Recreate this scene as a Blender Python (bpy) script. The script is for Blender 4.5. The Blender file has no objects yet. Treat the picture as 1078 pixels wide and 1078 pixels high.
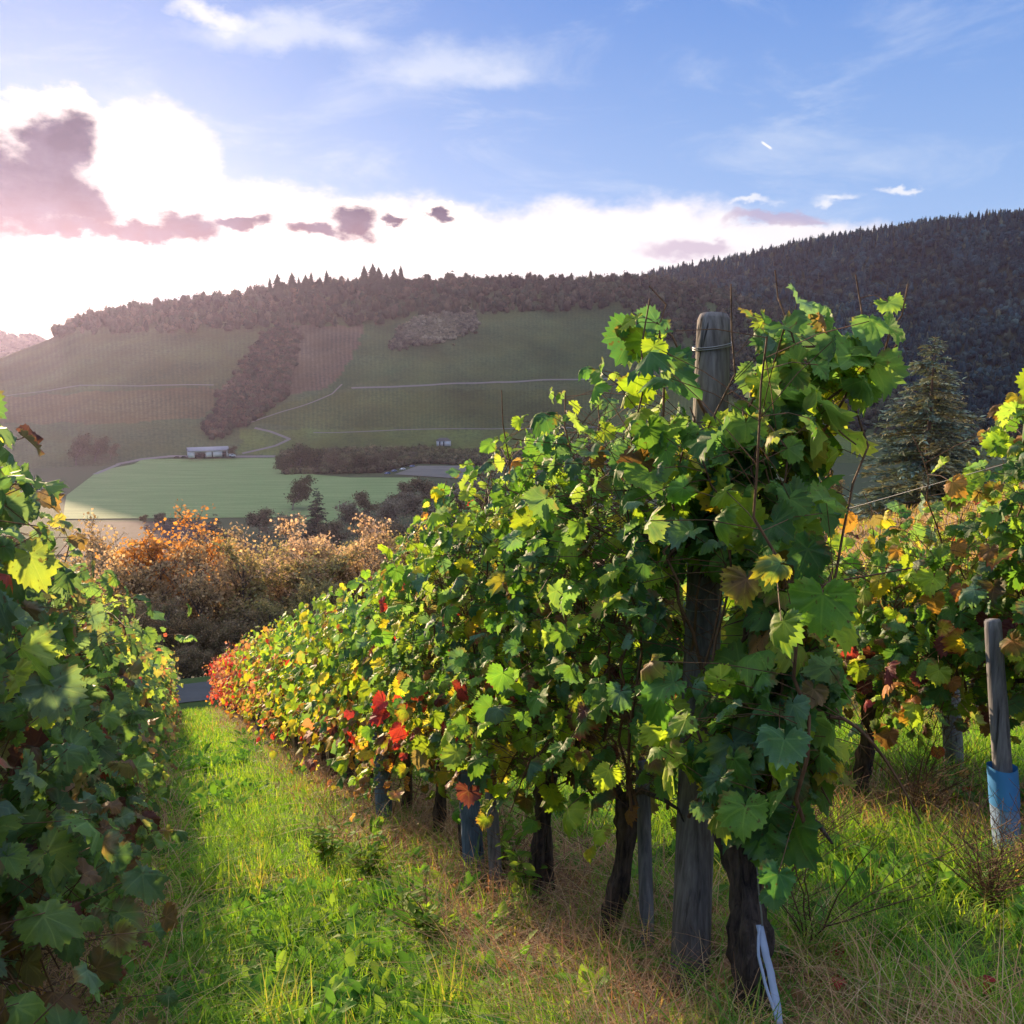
import bpy, math, random
import numpy as np
PI = math.pi
rs = np.random.RandomState(7)
random.seed(7)

# ------------------------------------------------------------------ camera, light, sky
scene = bpy.context.scene
C = scene.collection
PITCH = math.radians(9.0)
cam = bpy.data.cameras.new('camera')
cam.sensor_width = 36.0
cam.lens = 36.0 * 1000.0 / 1078.0
cam.clip_start = 0.05
cam.clip_end = 20000.0
camo = bpy.data.objects.new('camera', cam)
C.objects.link(camo)
camo.location = (0, 0, 0)
camo.rotation_euler = (PI / 2 - PITCH, 0, 0)
scene.camera = camo

SUN_AZ = math.radians(-28.2)     # from +Y, positive to +X
SUN_EL = math.radians(8.2)
sd = np.array([math.sin(SUN_AZ) * math.cos(SUN_EL), math.cos(SUN_AZ) * math.cos(SUN_EL), math.sin(SUN_EL)])
sun = bpy.data.lights.new('sun', 'SUN')
sun.energy = 5.0
sun.angle = math.radians(0.6)
sun.color = (1.0, 0.73, 0.46)
suno = bpy.data.objects.new('sun', sun)
C.objects.link(suno)
from mathutils import Vector
suno.rotation_euler = Vector(sd).to_track_quat('Z', 'Y').to_euler()

scene.view_settings.view_transform = 'Standard'
scene.view_settings.look = 'None'
scene.view_settings.exposure = 1.3
scene.view_settings.gamma = 1.0

FW = np.array([0, math.cos(PITCH), -math.sin(PITCH)])
UP = np.array([0, math.sin(PITCH), math.cos(PITCH)])
def pdir(px, py):
    d = FW + UP * ((539.0 - py) / 1000.0)
    return np.array([(px - 539.0) / 1000.0, d[1], d[2]])
def azel(px, py):
    d = pdir(px, py)
    return math.atan2(d[0], d[1]), math.atan2(d[2], math.hypot(d[0], d[1]))

class NT:
    """little node-graph helper"""
    def __init__(s, tree):
        s.t = tree
        tree.nodes.clear()
    def n(s, typ, **kw):
        nd = s.t.nodes.new(typ)
        for k, v in kw.items():
            setattr(nd, k, v)
        return nd
    def put(s, sock, val):
        if val is None:
            return
        if isinstance(val, bpy.types.NodeSocket):
            s.t.links.new(val, sock)
        else:
            if isinstance(val, (tuple, list)) and len(val) == 3 and sock.type == 'RGBA':
                val = (*val, 1.0)
            sock.default_value = val
    def m(s, op, a, b=None, c=None, clamp=False):
        nd = s.n('ShaderNodeMath', operation=op, use_clamp=clamp)
        s.put(nd.inputs[0], a); s.put(nd.inputs[1], b); s.put(nd.inputs[2], c)
        return nd.outputs[0]
    def vm(s, op, a, b=None):
        nd = s.n('ShaderNodeVectorMath', operation=op)
        s.put(nd.inputs[0], a); s.put(nd.inputs[1], b)
        return nd
    def mix(s, f, a, b, blend='MIX'):
        nd = s.n('ShaderNodeMix', data_type='RGBA', blend_type=blend)
        s.put(nd.inputs[0], f); s.put(nd.inputs[6], a); s.put(nd.inputs[7], b)
        return nd.outputs[2]
    def rng(s, v, a, b, c=0.0, d=1.0, smooth=False):
        nd = s.n('ShaderNodeMapRange', interpolation_type='SMOOTHSTEP' if smooth else 'LINEAR')
        s.put(nd.inputs[0], v)
        for i, q in enumerate((a, b, c, d)):
            s.put(nd.inputs[i + 1], q)
        return nd.outputs[0]
    def noise(s, vec, scale, detail=4, rough=0.55, dist=0.0):
        nd = s.n('ShaderNodeTexNoise')
        s.put(nd.inputs['Vector'], vec)
        nd.inputs['Scale'].default_value = scale
        nd.inputs['Detail'].default_value = detail
        nd.inputs['Roughness'].default_value = rough
        nd.inputs['Distortion'].default_value = dist
        return nd
    def comb(s, x, y, z=0.0):
        nd = s.n('ShaderNodeCombineXYZ')
        s.put(nd.inputs[0], x); s.put(nd.inputs[1], y); s.put(nd.inputs[2], z)
        return nd.outputs[0]

def build_world():
    w = bpy.data.worlds.new('World')
    scene.world = w
    w.use_nodes = True
    g = NT(w.node_tree)
    tc = g.n('ShaderNodeTexCoord').outputs['Generated']
    sky = g.n('ShaderNodeTexSky', sky_type='NISHITA')
    sky.sun_disc = False
    sky.sun_elevation = SUN_EL
    sky.sun_rotation = SUN_AZ
    sky.air_density = 1.3
    sky.dust_density = 1.2
    sky.ozone_density = 3.0
    sep = g.n('ShaderNodeSeparateXYZ')
    g.put(sep.inputs[0], tc)
    az = g.m('ARCTAN2', sep.outputs[0], sep.outputs[1])
    el = g.m('ARCSINE', sep.outputs[2])
    p = g.comb(az, el)
    # warp of the cloud coordinates
    def warped(scale, amp, det=5, r=0.6):
        q = g.vm('MULTIPLY', p, (1.0, 1.7, 1.0)).outputs[0]
        n = g.noise(q, scale, det, r)
        c = g.vm('SUBTRACT', n.outputs['Color'], (0.5, 0.5, 0.5)).outputs[0]
        c = g.vm('MULTIPLY', c, (amp, amp * 0.75, 0)).outputs[0]
        return g.vm('ADD', p, c).outputs[0]
    def ell(vec, lst, k=1.0):
        out = None
        for (px, py, rx, ry) in lst:
            a, e = azel(px, py)
            cs = 1.0 / 1000.0
            d = g.vm('SUBTRACT', vec, (a, e, 0)).outputs[0]
            d = g.vm('MULTIPLY', d, (1 / (rx * cs), 1 / (ry * cs), 0)).outputs[0]
            L = g.vm('LENGTH', d).outputs['Value']
            if out is None:
                out = L
            else:
                nd = g.n('ShaderNodeMath', operation='SMOOTH_MIN')
                g.put(nd.inputs[0], out); g.put(nd.inputs[1], L); nd.inputs[2].default_value = 0.25
                out = nd.outputs[0]
        return out
    v1 = warped(15.0, 0.075, 5, 0.6)
    v2 = warped(6.0, 0.10, 6, 0.6)
    nz = g.noise(g.vm('MULTIPLY', p, (1.0, 1.6, 1.0)).outputs[0], 30.0, 6, 0.6)
    nf = nz.outputs['Fac']
    # blue sky: nishita nudged towards the clear blue of the photograph, paler near the horizon
    base = g.mix(1.0, sky.outputs[0], (0.62, 0.86, 1.42), 'MULTIPLY')
    hz = g.rng(el, 0.05, 0.36, 1.0, 0.0)
    blue = g.mix(hz, (1.35, 3.1, 7.5), (4.3, 6.4, 9.6))
    base = g.mix(0.9, base, blue)
    # faint veils of high cirrus
    ci = g.noise(g.vm('MULTIPLY', p, (1.0, 3.2, 1.0)).outputs[0], 5.0, 7, 0.62, 0.6).outputs['Fac']
    ci = g.rng(ci, 0.47, 0.74, 0.0, 0.35, True)
    base = g.mix(ci, base, (8.2, 8.8, 9.6))
    base = g.mix(g.rng(el, 0.6, 1.0, 0.0, 0.8, True), base, (15.0, 16.5, 19.0))  # sky overhead, out of frame, brightened as added fill light for shaded leaves
    # distance from the sun
    dt = g.vm('DOT_PRODUCT', tc, tuple(azdir(40, 250))).outputs['Value']
    ang = g.m('ARCCOSINE', dt)
    gl = g.m('POWER', g.rng(ang, 0.0, 0.55, 1.0, 0.0), 1.6)
    base = g.mix(g.m('MULTIPLY', gl, 0.22), base, (10.6, 10.6, 10.8))
    # big white bank of cloud along the hills
    W = ell(v2, [(20, 300, 120, 75), (155, 195, 66, 74), (60, 270, 120, 60), (250, 265, 130, 62), (430, 275, 180, 62), (640, 268, 170, 56),
                 (840, 258, 110, 26)])
    wm = g.rng(g.m('ADD', W, g.m('MULTIPLY', g.m('SUBTRACT', nf, 0.5), 0.5)), 0.66, 1.18, 1.0, 0.0, True)
    wcol = g.mix(g.rng(ang, 0.05, 0.75, 0.0, 1.0), (14.0, 12.5, 11.5), (9.6, 9.3, 9.6))
    wcol = g.mix(g.rng(nf, 0.35, 0.7, 0.0, 0.35), wcol, (9.0, 8.3, 8.6))
    wcol = g.mix(g.m('MULTIPLY', g.rng(el, 0.0, 0.13, 1.0, 0.0), g.rng(ang, 0.1, 0.6, 1.0, 0.0)), wcol, (11.5, 8.6, 6.6))
    base = g.mix(wm, base, wcol)
    # little white wisps
    S = ell(v1, [(222, 13, 30, 9), (880, 211, 16, 4), (945, 203, 18, 3), (795, 213, 16, 3)])
    sm = g.rng(g.m('ADD', S, g.m('MULTIPLY', nf, 1.4)), 0.9, 2.3, 0.8, 0.0, True)
    base = g.mix(sm, base, (9.6, 9.6, 9.8))
    S2 = ell(v2, [(470, 62, 80, 24), (520, 76, 40, 16), (300, 30, 90, 14)])
    base = g.mix(g.rng(g.m('ADD', S2, nf), 0.7, 2.0, 0.55, 0.0, True), base, (8.8, 9.2, 9.8))
    # short contrail
    a0, e0 = azel(807, 153)
    dd = g.vm('SUBTRACT', p, (a0, e0, 0)).outputs[0]
    s2 = g.n('ShaderNodeSeparateXYZ'); g.put(s2.inputs[0], dd)
    ca, sa = math.cos(0.6), math.sin(0.6)
    al = g.m('ABSOLUTE', g.m('ADD', g.m('MULTIPLY', s2.outputs[0], ca), g.m('MULTIPLY', s2.outputs[1], -sa)))
    ac = g.m('ABSOLUTE', g.m('ADD', g.m('MULTIPLY', s2.outputs[0], sa), g.m('MULTIPLY', s2.outputs[1], ca)))
    cm = g.m('MULTIPLY', g.rng(al, 0.004, 0.007, 1.0, 0.0), g.rng(ac, 0.0006, 0.0014, 1.0, 0.0))
    base = g.mix(cm, base, (10, 10, 10))
    # dark clouds with bright rims
    Dk = ell(v1, [(62, 162, 42, 40), (35, 205, 70, 38), (-20, 200, 60, 55), (85, 215, 36, 20), (70, 238, 60, 12),
                  (150, 240, 50, 12), (205, 233, 50, 17), (258, 229, 30, 9),
                  (335, 244, 34, 10), (372, 232, 28, 14), (422, 227, 22, 6), (465, 221, 12, 9)])
    Dn = g.m('ADD', Dk, g.m('MULTIPLY', g.m('SUBTRACT', nf, 0.5), 0.9))
    rim = g.rng(Dn, 1.0, 1.6, 1.0, 0.0, True)
    base = g.mix(g.m('MULTIPLY', rim, 0.95), base, (15.0, 13.0, 11.6))
    dm = g.rng(Dn, 0.52, 1.2, 1.0, 0.0, True)
    lowe = g.rng(el, azel(40, 250)[1], azel(40, 175)[1], 1.0, 0.0, True)
    dcol = g.mix(lowe, (0.0, 0.2, 0.9), (2.0, 1.0, 1.3))
    dcol = g.mix(g.rng(nf, 0.38, 0.68, 0.0, 0.55), dcol, (2.2, 2.1, 3.2))
    base = g.mix(dm, base, dcol)
    Pk = ell(v1, [(722, 263, 46, 13), (745, 256, 18, 8), (812, 232, 48, 6), (850, 236, 22, 4)])
    Pn = g.m('ADD', Pk, g.m('MULTIPLY', g.m('SUBTRACT', nf, 0.5), 0.9))
    pm = g.rng(Pn, 0.5, 1.3, 0.7, 0.0, True)
    base = g.mix(pm, base, (5.2, 4.1, 5.4))
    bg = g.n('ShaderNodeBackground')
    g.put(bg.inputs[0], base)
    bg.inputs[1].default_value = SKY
    out = g.n('ShaderNodeOutputWorld')
    g.t.links.new(bg.outputs[0], out.inputs[0])
def azdir(px, py):
    d = pdir(px, py)
    return d / np.linalg.norm(d)
SKY = 0.0425
build_world()

# ------------------------------------------------------------------ terrain functions
A20 = math.radians(20.0)
RU = np.array([-math.sin(A20), math.cos(A20)])   # along the rows, downhill
RV = np.array([math.cos(A20), math.sin(A20)])    # across the rows, to the right
def uv2xy(u, v):
    return u * RU[0] + v * RV[0], u * RU[1] + v * RV[1]
def xy2uv(x, y):
    return x * RU[0] + y * RU[1], x * RV[0] + y * RV[1]
SL = 0.3254
def hsh(i, j, s=0):
    n = (np.asarray(i).astype(np.int64) * 374761393 + np.asarray(j).astype(np.int64) * 668265263 + s * 974634777) & 0x7fffffff
    n = ((n ^ (n >> 13)) * 1274126177) & 0x7fffffff
    n = (n ^ (n >> 16)) & 0xffff
    return n / 65535.0
def vnoise(x, y, s=0):
    x = np.asarray(x, float); y = np.asarray(y, float)
    i = np.floor(x); j = np.floor(y)
    fx = x - i; fy = y - j
    fx = fx * fx * (3 - 2 * fx); fy = fy * fy * (3 - 2 * fy)
    a = hsh(i, j, s); b = hsh(i + 1, j, s); c = hsh(i, j + 1, s); d = hsh(i + 1, j + 1, s)
    return (a * (1 - fx) + b * fx) * (1 - fy) + (c * (1 - fx) + d * fx) * fy
def fbm(x, y, s=0, o=4):
    t = 0; a = 0.5; k = 1.0
    for q in range(o):
        t = t + a * vnoise(x * k, y * k, s + q); a *= 0.5; k *= 2.03
    return t
def sst(x):
    x = np.clip(x, 0, 1)
    return x * x * (3 - 2 * x)
def H_ground(x, y):
    u, v = xy2uv(np.asarray(x, float), np.asarray(y, float))
    uu = np.minimum(u, 34.3)
    z = -1.118 - SL * uu
    t = np.clip((u - 38.0) / 330.0, 0, 1)
    z = z - 67.8 * (1 - (1 - t) ** 2)
    c = 0.08 * np.clip(v - 1.36, 0, 60) * np.exp(-np.clip(v - 20, 0, None) / 30.0)
    c = c + 0.0128 * np.clip(v - 5, 0, 13) ** 2 * (1 - sst((v - 24) / 30.0))
    c = c * (1 - sst((u - 60) / 120.0))
    z = z + c
    near = (1 - sst((np.abs(u) - 40) / 20))
    z = z + near * 0.05 * (fbm(x * 1.3, y * 1.3, 3) - 0.47) + (1 - near) * 2.0 * (fbm(x / 60, y / 60, 5) - 0.47) * (1 - t)
    return z
def tabulate(pts):
    az = []; te = []
    for px, py in pts:
        d = pdir(px, py)
        az.append(math.atan2(d[0], d[1])); te.append(d[2] / math.hypot(d[0], d[1]))
    return np.array(az), np.array(te)
TA = tabulate([(-400, 300), (-250, 310), (-120, 335), (-40, 366), (0, 377), (52, 357), (80, 341), (160, 325), (290, 308), (360, 301), (480, 298), (680, 296), (760, 309), (880, 350), (1000, 405), (1150, 460), (1400, 520)])  # unseen left end of the ridge raised to shade the valley floor
TB = tabulate([(350, 400), (560, 326), (690, 292), (770, 277), (860, 258), (960, 242), (1078, 228), (1250, 236), (1500, 260)])
TC = tabulate([(-400, 340), (-150, 346), (-40, 351), (0, 354), (30, 356), (52, 362), (120, 380), (300, 420)])
def hill(T, Rb, Rr, zb, amp, seed, rough=1.0):
    def f(x, y):
        x = np.asarray(x, float); y = np.asarray(y, float)
        az = np.arctan2(x, y); R = np.hypot(x, y)
        rb = Rb(az); rr = Rr(az)
        zr = np.interp(az, T[0], T[1]) * rr
        t = (R - rb) / (rr - rb)
        tc = np.clip(t, 0, 1)
        g = 0.80 * tc + 0.20 * sst(tc)
        z = zb + (zr - zb) * g
        z = np.where(t > 1, zr - (R - rr) * 0.18, z)
        z = np.where(t < 0, zb + t * 60, z)
        z = z + amp * (fbm(x / 130, y / 130, seed, 3) - 0.45) * 4 * tc * (1 - tc)
        return z
    return f
RbA = lambda a: 800 + 0 * a
RrA = lambda a: 1290 + 60 * np.sin(a * 5)
RbB = lambda a: 1020 + 0 * a
RrB = lambda a: 1540 + 40 * np.sin(a * 9)
H_A = hill(TA, RbA, RrA, -80.5, 16, 11)
H_B = hill(TB, RbB, RrB, -81, 70, 21)
H_C = hill(TC, lambda a: 2000 + 0 * a, lambda a: 2550 + 0 * a, -81, 20, 31)
def H_all(x, y):
    return np.maximum(np.maximum(H_ground(x, y), H_A(x, y)), H_B(x, y))
def hit(px, py, start=1.0, far=2600):
    d = pdir(px, py)
    R = np.concatenate([np.arange(start, 60, 0.02), np.arange(60, 400, 0.2), np.arange(400, far, 0.5)])
    z = H_all(d[0] * R, d[1] * R)
    k = np.argmax(d[2] * R <= z)
    r = R[k]
    return np.array([d[0] * r, d[1] * r, z[k]]), r
def at(px, D):
    """point on the terrain at camera depth D in the direction of column px"""
    x = (px - 539.0) / 1000.0 * D
    y = D * 0.98
    return np.array([x, y, float(H_all(x, y))])

# ------------------------------------------------------------------ mesh building
class MB:
    def __init__(s):
        s.V = []; s.F = []; s.c = []; s.uvs = []; s.n = 0
    def add(s, V, F, col=None, luv=None):
        V = np.asarray(V, float).reshape(-1, 3); F = np.asarray(F, int)
        if F.shape[1] == 4:
            F = np.concatenate([F[:, [0, 1, 2]], F[:, [0, 2, 3]]])
        s.V.append(V); s.F.append(F + s.n); s.n += len(V)
        if col is None: col = np.ones((len(V), 3)) * 0.5
        col = np.asarray(col, float)
        if col.ndim == 1: col = np.repeat(col[None], len(V), 0)
        s.c.append(col)
        s.uvs.append(np.zeros((len(V), 2)) if luv is None else luv)
    def inst(s, T, pos, frame, scale, cols, cols2=None):
        """T=(V,F,luv) ; frame (n,3,3) columns x,y,z"""
        TV, TF, TU = T
        n = len(pos)
        if n == 0: return
        sc = np.asarray(scale, float)
        if sc.ndim == 1: sc = np.repeat(sc[:, None], 3, 1)
        loc = TV[None] * sc[:, None, :]
        V = np.einsum('nij,nvj->nvi', frame, loc) + pos[:, None, :]
        F = TF[None] + (np.arange(n) * len(TV))[:, None, None]
        cc = np.repeat(cols[:, None, :], len(TV), 1)
        if cols2 is not None:
            w = np.clip((np.hypot(TU[:, 0], TU[:, 1] - 0.15) - 0.25) / 0.35, 0, 1)[None, :, None] * (0.35 + 0.9 * rs.rand(n, len(TV), 1))
            w = np.clip(w, 0, 1); cc = cc * (1 - w) + cols2[:, None, :] * w
        s.add(V.reshape(-1, 3), F.reshape(-1, 3), cc.reshape(-1, 3), np.tile(TU, (n, 1)))
    def build(s, name, mat, parent=None, smooth=False, loc=None):
        V = np.concatenate(s.V); F = np.concatenate(s.F).astype(np.int32)
        me = bpy.data.meshes.new(name)
        me.vertices.add(len(V)); me.vertices.foreach_set('co', V.astype(np.float32).ravel())
        me.loops.add(F.size); me.loops.foreach_set('vertex_index', F.ravel())
        me.polygons.add(len(F))
        me.polygons.foreach_set('loop_start', np.arange(0, F.size, 3, dtype=np.int32))
        me.polygons.foreach_set('loop_total', np.full(len(F), 3, dtype=np.int32))
        if smooth:
            me.polygons.foreach_set('use_smooth', np.ones(len(F), bool))
        me.update()
        a = me.attributes.new('col', 'FLOAT_COLOR', 'POINT')
        cc = np.concatenate(s.c); cc = np.concatenate([cc, np.ones((len(cc), 1))], 1)
        a.data.foreach_set('color', cc.astype(np.float32).ravel())
        b = me.attributes.new('luv', 'FLOAT2', 'POINT')
        b.data.foreach_set('vector', np.concatenate(s.uvs).astype(np.float32).ravel())
        me.materials.append(mat)
        o = bpy.data.objects.new(name, me)
        C.objects.link(o)
        if parent is not None: o.parent = parent
        if loc is not None: o.location = loc
        return o
    def box(s, c, size, col=(0.5, 0.5, 0.5), R=None):
        V = np.array([[x, y, z] for x in (-.5, .5) for y in (-.5, .5) for z in (-.5, .5)]) * np.array(size)
        if R is not None: V = V @ R.T
        V = V + np.array(c)
        F = [[0, 1, 3, 2], [4, 6, 7, 5], [0, 4, 5, 1], [2, 3, 7, 6], [0, 2, 6, 4], [1, 5, 7, 3]]
        s.add(V, F, col)
    def tube(s, P, R, sides=6, col=(0.5, 0.5, 0.5), cap=True, wob=0.0, rnd=None, tw=0.0):
        P = np.asarray(P, float); n = len(P)
        R = np.asarray(R, float) * np.ones(n)
        T = np.gradient(P, axis=0)
        T /= np.linalg.norm(T, axis=1)[:, None] + 1e-9
        ref = np.array([1.0, 0, 0]) if abs(T[:, 2]).mean() > 0.5 else np.array([0, 0, 1.0])
        A = np.cross(T, ref); A /= np.linalg.norm(A, axis=1)[:, None] + 1e-9
        B = np.cross(T, A)
        th = np.arange(sides) * 2 * PI / sides
        rr = R[:, None] * np.ones((n, sides))
        if wob:
            w = (rnd or rs).rand(n, sides) - 0.5
            w2 = np.sin(th[None, :] * 3 + np.arange(n)[:, None] * tw) + 0.7 * np.sin(th[None, :] * 7 + np.arange(n)[:, None] * tw)
            rr = rr * (1 + wob * w + wob * 0.6 * w2)
        ph = th[None, :] + (np.arange(n) * tw * 0.3)[:, None]
        V = P[:, None, :] + A[:, None, :] * (np.cos(ph) * rr)[..., None] + B[:, None, :] * (np.sin(ph) * rr)[..., None]
        V = V.reshape(-1, 3)
        F = []
        for i in range(n - 1):
            for j in range(sides):
                k = (j + 1) % sides
                F.append([i * sides + j, i * sides + k, (i + 1) * sides + k, (i + 1) * sides + j])
        F = np.array(F)
        F3 = np.concatenate([F[:, [0, 1, 2]], F[:, [0, 2, 3]]])
        if cap:
            V = np.concatenate([V, P[:1], P[-1:]])
            c0 = n * sides; c1 = c0 + 1
            cf = [[c0, (j + 1) % sides, j] for j in range(sides)] + [[c1, (n - 1) * sides + j, (n - 1) * sides + (j + 1) % sides] for j in range(sides)]
            F3 = np.concatenate([F3, np.array(cf)])
        s.add(V, F3, col)

def nrm(a):
    return a / (np.linalg.norm(a, axis=-1, keepdims=True) + 1e-9)
def frames(N, T):
    """z=N, y=T made orthogonal"""
    N = nrm(N); T = T - N * (N * T).sum(-1, keepdims=True); T = nrm(T)
    X = np.cross(T, N)
    return np.stack([X, T, N], axis=-1)

def tag(o, label=None, cat=None, group=None, kind=None):
    if label: o['label'] = label
    if cat: o['category'] = cat
    if group: o['group'] = group
    if kind: o['kind'] = kind
    return o
def empty(name, loc, rz=0.0):
    o = bpy.data.objects.new(name, None)
    C.objects.link(o)
    o.location = loc; o.rotation_euler = (0, 0, rz)
    o.empty_display_size = 0.2
    return o
def copy_thing(src, loc, rz, sc=1.0, label=None):
    r = src.copy(); C.objects.link(r)
    r.location = loc; r.rotation_euler = (0, 0, rz); r.scale = (sc, sc, sc) if not isinstance(sc, tuple) else sc
    if label: r['label'] = label
    for ch in list(src.children):
        c = ch.copy(); C.objects.link(c); c.parent = r
        for g in list(ch.children):
            d = g.copy(); C.objects.link(d); d.parent = c
    return r

# ------------------------------------------------------------------ materials
def newmat(name):
    m = bpy.data.materials.new(name); m.use_nodes = True
    return m, NT(m.node_tree)
def finish(g, sh, disp=None):
    o = g.n('ShaderNodeOutputMaterial')
    g.t.links.new(sh, o.inputs[0])
def bsdf(g, col, rough=0.7, normal=None, spec=0.4):
    b = g.n('ShaderNodeBsdfPrincipled')
    g.put(b.inputs['Base Color'], col)
    g.put(b.inputs['Roughness'], rough)
    b.inputs['Specular IOR Level'].default_value = spec
    if normal is not None: g.put(b.inputs['Normal'], normal)
    return b.outputs[0]
def bump(g, h, strength=0.5, dist=0.01):
    b = g.n('ShaderNodeBump')
    b.inputs['Strength'].default_value = strength
    b.inputs['Distance'].default_value = dist
    g.put(b.inputs['Height'], h)
    return b.outputs[0]

def leaf_mat():
    m, g = newmat('vine_leaf')
    col = g.n('ShaderNodeAttribute', attribute_name='col').outputs['Color']
    luv = g.n('ShaderNodeAttribute', attribute_name='luv').outputs['Vector']
    sp = g.n('ShaderNodeSeparateXYZ'); g.put(sp.inputs[0], luv)
    ax = g.m('ABSOLUTE', sp.outputs[0]); y = sp.outputs[1]
    vein = None
    for a in (0.0, 44.0, 98.0):
        dx, dy = math.sin(math.radians(a)), math.cos(math.radians(a))
        cr = g.m('ABSOLUTE', g.m('SUBTRACT', g.m('MULTIPLY', ax, dy), g.m('MULTIPLY', y, dx)))
        dt = g.m('ADD', g.m('MULTIPLY', ax, dx), g.m('MULTIPLY', y, dy))
        wd = g.rng(dt, 0.0, 0.9, 0.022, 0.006)
        line = g.m('MULTIPLY', g.m('LESS_THAN', cr, wd), g.m('GREATER_THAN', dt, 0.0))
        # side veins branching off every main vein
        q = g.m('FRACT', g.m('MULTIPLY', g.m('SUBTRACT', dt, g.m('MULTIPLY', cr, 0.75)), 7.5))
        side = g.m('MULTIPLY', g.m('LESS_THAN', q, 0.09), g.m('MULTIPLY', g.m('LESS_THAN', cr, 0.17), g.m('GREATER_THAN', dt, 0.05)))
        line = g.m('MAXIMUM', line, g.m('MULTIPLY', side, 0.35))
        vein = line if vein is None else g.m('MAXIMUM', vein, line)
    tc = g.n('ShaderNodeTexCoord').outputs['Object']
    n1 = g.noise(tc, 28.0, 4, 0.6).outputs['Fac']
    rad = g.vm('LENGTH', g.vm('SUBTRACT', luv, (0.0, 0.38, 0.0)).outputs[0]).outputs['Value']
    c = g.mix(g.rng(n1, 0.35, 0.68, 0.0, 0.5), col, g.mix(1.0, col, (1.5, 1.25, 0.7), 'MULTIPLY'))
    # withered margins on some leaves
    ed = g.m('ADD', rad, g.m('MULTIPLY', g.m('SUBTRACT', n1, 0.5), 1.1))
    edm = g.rng(ed, 0.60, 0.74, 0.0, 0.75)
    big = g.noise(tc, 5.0, 2, 0.5).outputs['Fac']
    edm = g.m('MULTIPLY', edm, g.rng(big, 0.5, 0.6, 0.0, 1.0))
    c = g.mix(edm, c, (0.23, 0.12, 0.045))
    sp_ = g.noise(tc, 75.0, 3, 0.5).outputs['Fac']
    spm = g.m('MULTIPLY', g.rng(sp_, 0.63, 0.68, 0.0, 0.8), g.rng(g.noise(tc, 3.1, 2, 0.5).outputs['Fac'], 0.42, 0.55, 0.0, 1.0))
    c = g.mix(spm, c, (0.12, 0.065, 0.03))
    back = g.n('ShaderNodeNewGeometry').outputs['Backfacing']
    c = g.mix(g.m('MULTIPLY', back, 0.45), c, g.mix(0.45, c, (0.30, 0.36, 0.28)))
    c = g.mix(g.m('MULTIPLY', vein, 0.45), c, g.mix(1.0, c, (2.2, 2.0, 1.8), 'MULTIPLY'))
    nb = bump(g, g.m('ADD', g.m('MULTIPLY', vein, -0.8), g.m('MULTIPLY', n1, 1.0)), 0.5, 0.004)
    b = bsdf(g, c, g.rng(n1, 0.3, 0.7, 0.48, 0.7), nb, 0.3)
    tr = g.n('ShaderNodeBsdfTranslucent')
    tcx = g.mix(1.0, c, (1.25, 1.45, 0.65), 'MULTIPLY')
    tcx = g.mix(g.m('MULTIPLY', vein, 0.35), tcx, (0.12, 0.14, 0.03))
    g.put(tr.inputs[0], tcx); g.put(tr.inputs['Normal'], nb)
    mx = g.n('ShaderNodeMixShader'); mx.inputs[0].default_value = 0.55
    g.t.links.new(b, mx.inputs[1]); g.t.links.new(tr.outputs[0], mx.inputs[2])
    finish(g, mx.outputs[0])
    return m
def foliage_mat(name, trans=0.35, tint=(1.3, 1.25, 0.6), rough=0.65, var=6.0):
    m, g = newmat(name)
    col = g.n('ShaderNodeAttribute', attribute_name='col').outputs['Color']
    tc = g.n('ShaderNodeTexCoord').outputs['Object']
    n1 = g.noise(tc, var, 3, 0.6).outputs['Fac']
    c = g.mix(g.rng(n1, 0.3, 0.7, 0.0, 0.5), col, g.mix(1.0, col, (1.35, 1.2, 0.8), 'MULTIPLY'))
    b = bsdf(g, c, rough, None, 0.25)
    tr = g.n('ShaderNodeBsdfTranslucent')
    g.put(tr.inputs[0], g.mix(1.0, c, tint, 'MULTIPLY'))
    mx = g.n('ShaderNodeMixShader'); mx.inputs[0].default_value = trans
    g.t.links.new(b, mx.inputs[1]); g.t.links.new(tr.outputs[0], mx.inputs[2])
    finish(g, mx.outputs[0])
    return m
def bark_mat(name, c1, c2, sc=30.0, rough=0.9, bs=0.9, stretch=0.12):
    m, g = newmat(name)
    tc = g.n('ShaderNodeTexCoord').outputs['Object']
    v = g.vm('MULTIPLY', tc, (1.0, 1.0, stretch)).outputs[0]
    n1 = g.noise(v, sc, 6, 0.65, 0.4).outputs['Fac']
    n2 = g.noise(tc, sc * 0.2, 3, 0.5).outputs['Fac']
    c = g.mix(g.rng(n1, 0.35, 0.68), c1, c2)
    c = g.mix(g.rng(n2, 0.45, 0.75, 0.0, 0.45), c, tuple(min(1, q * 1.5) for q in c2))
    finish(g, bsdf(g, c, rough, bump(g, n1, bs, 0.035), 0.2))
    return m
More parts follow.
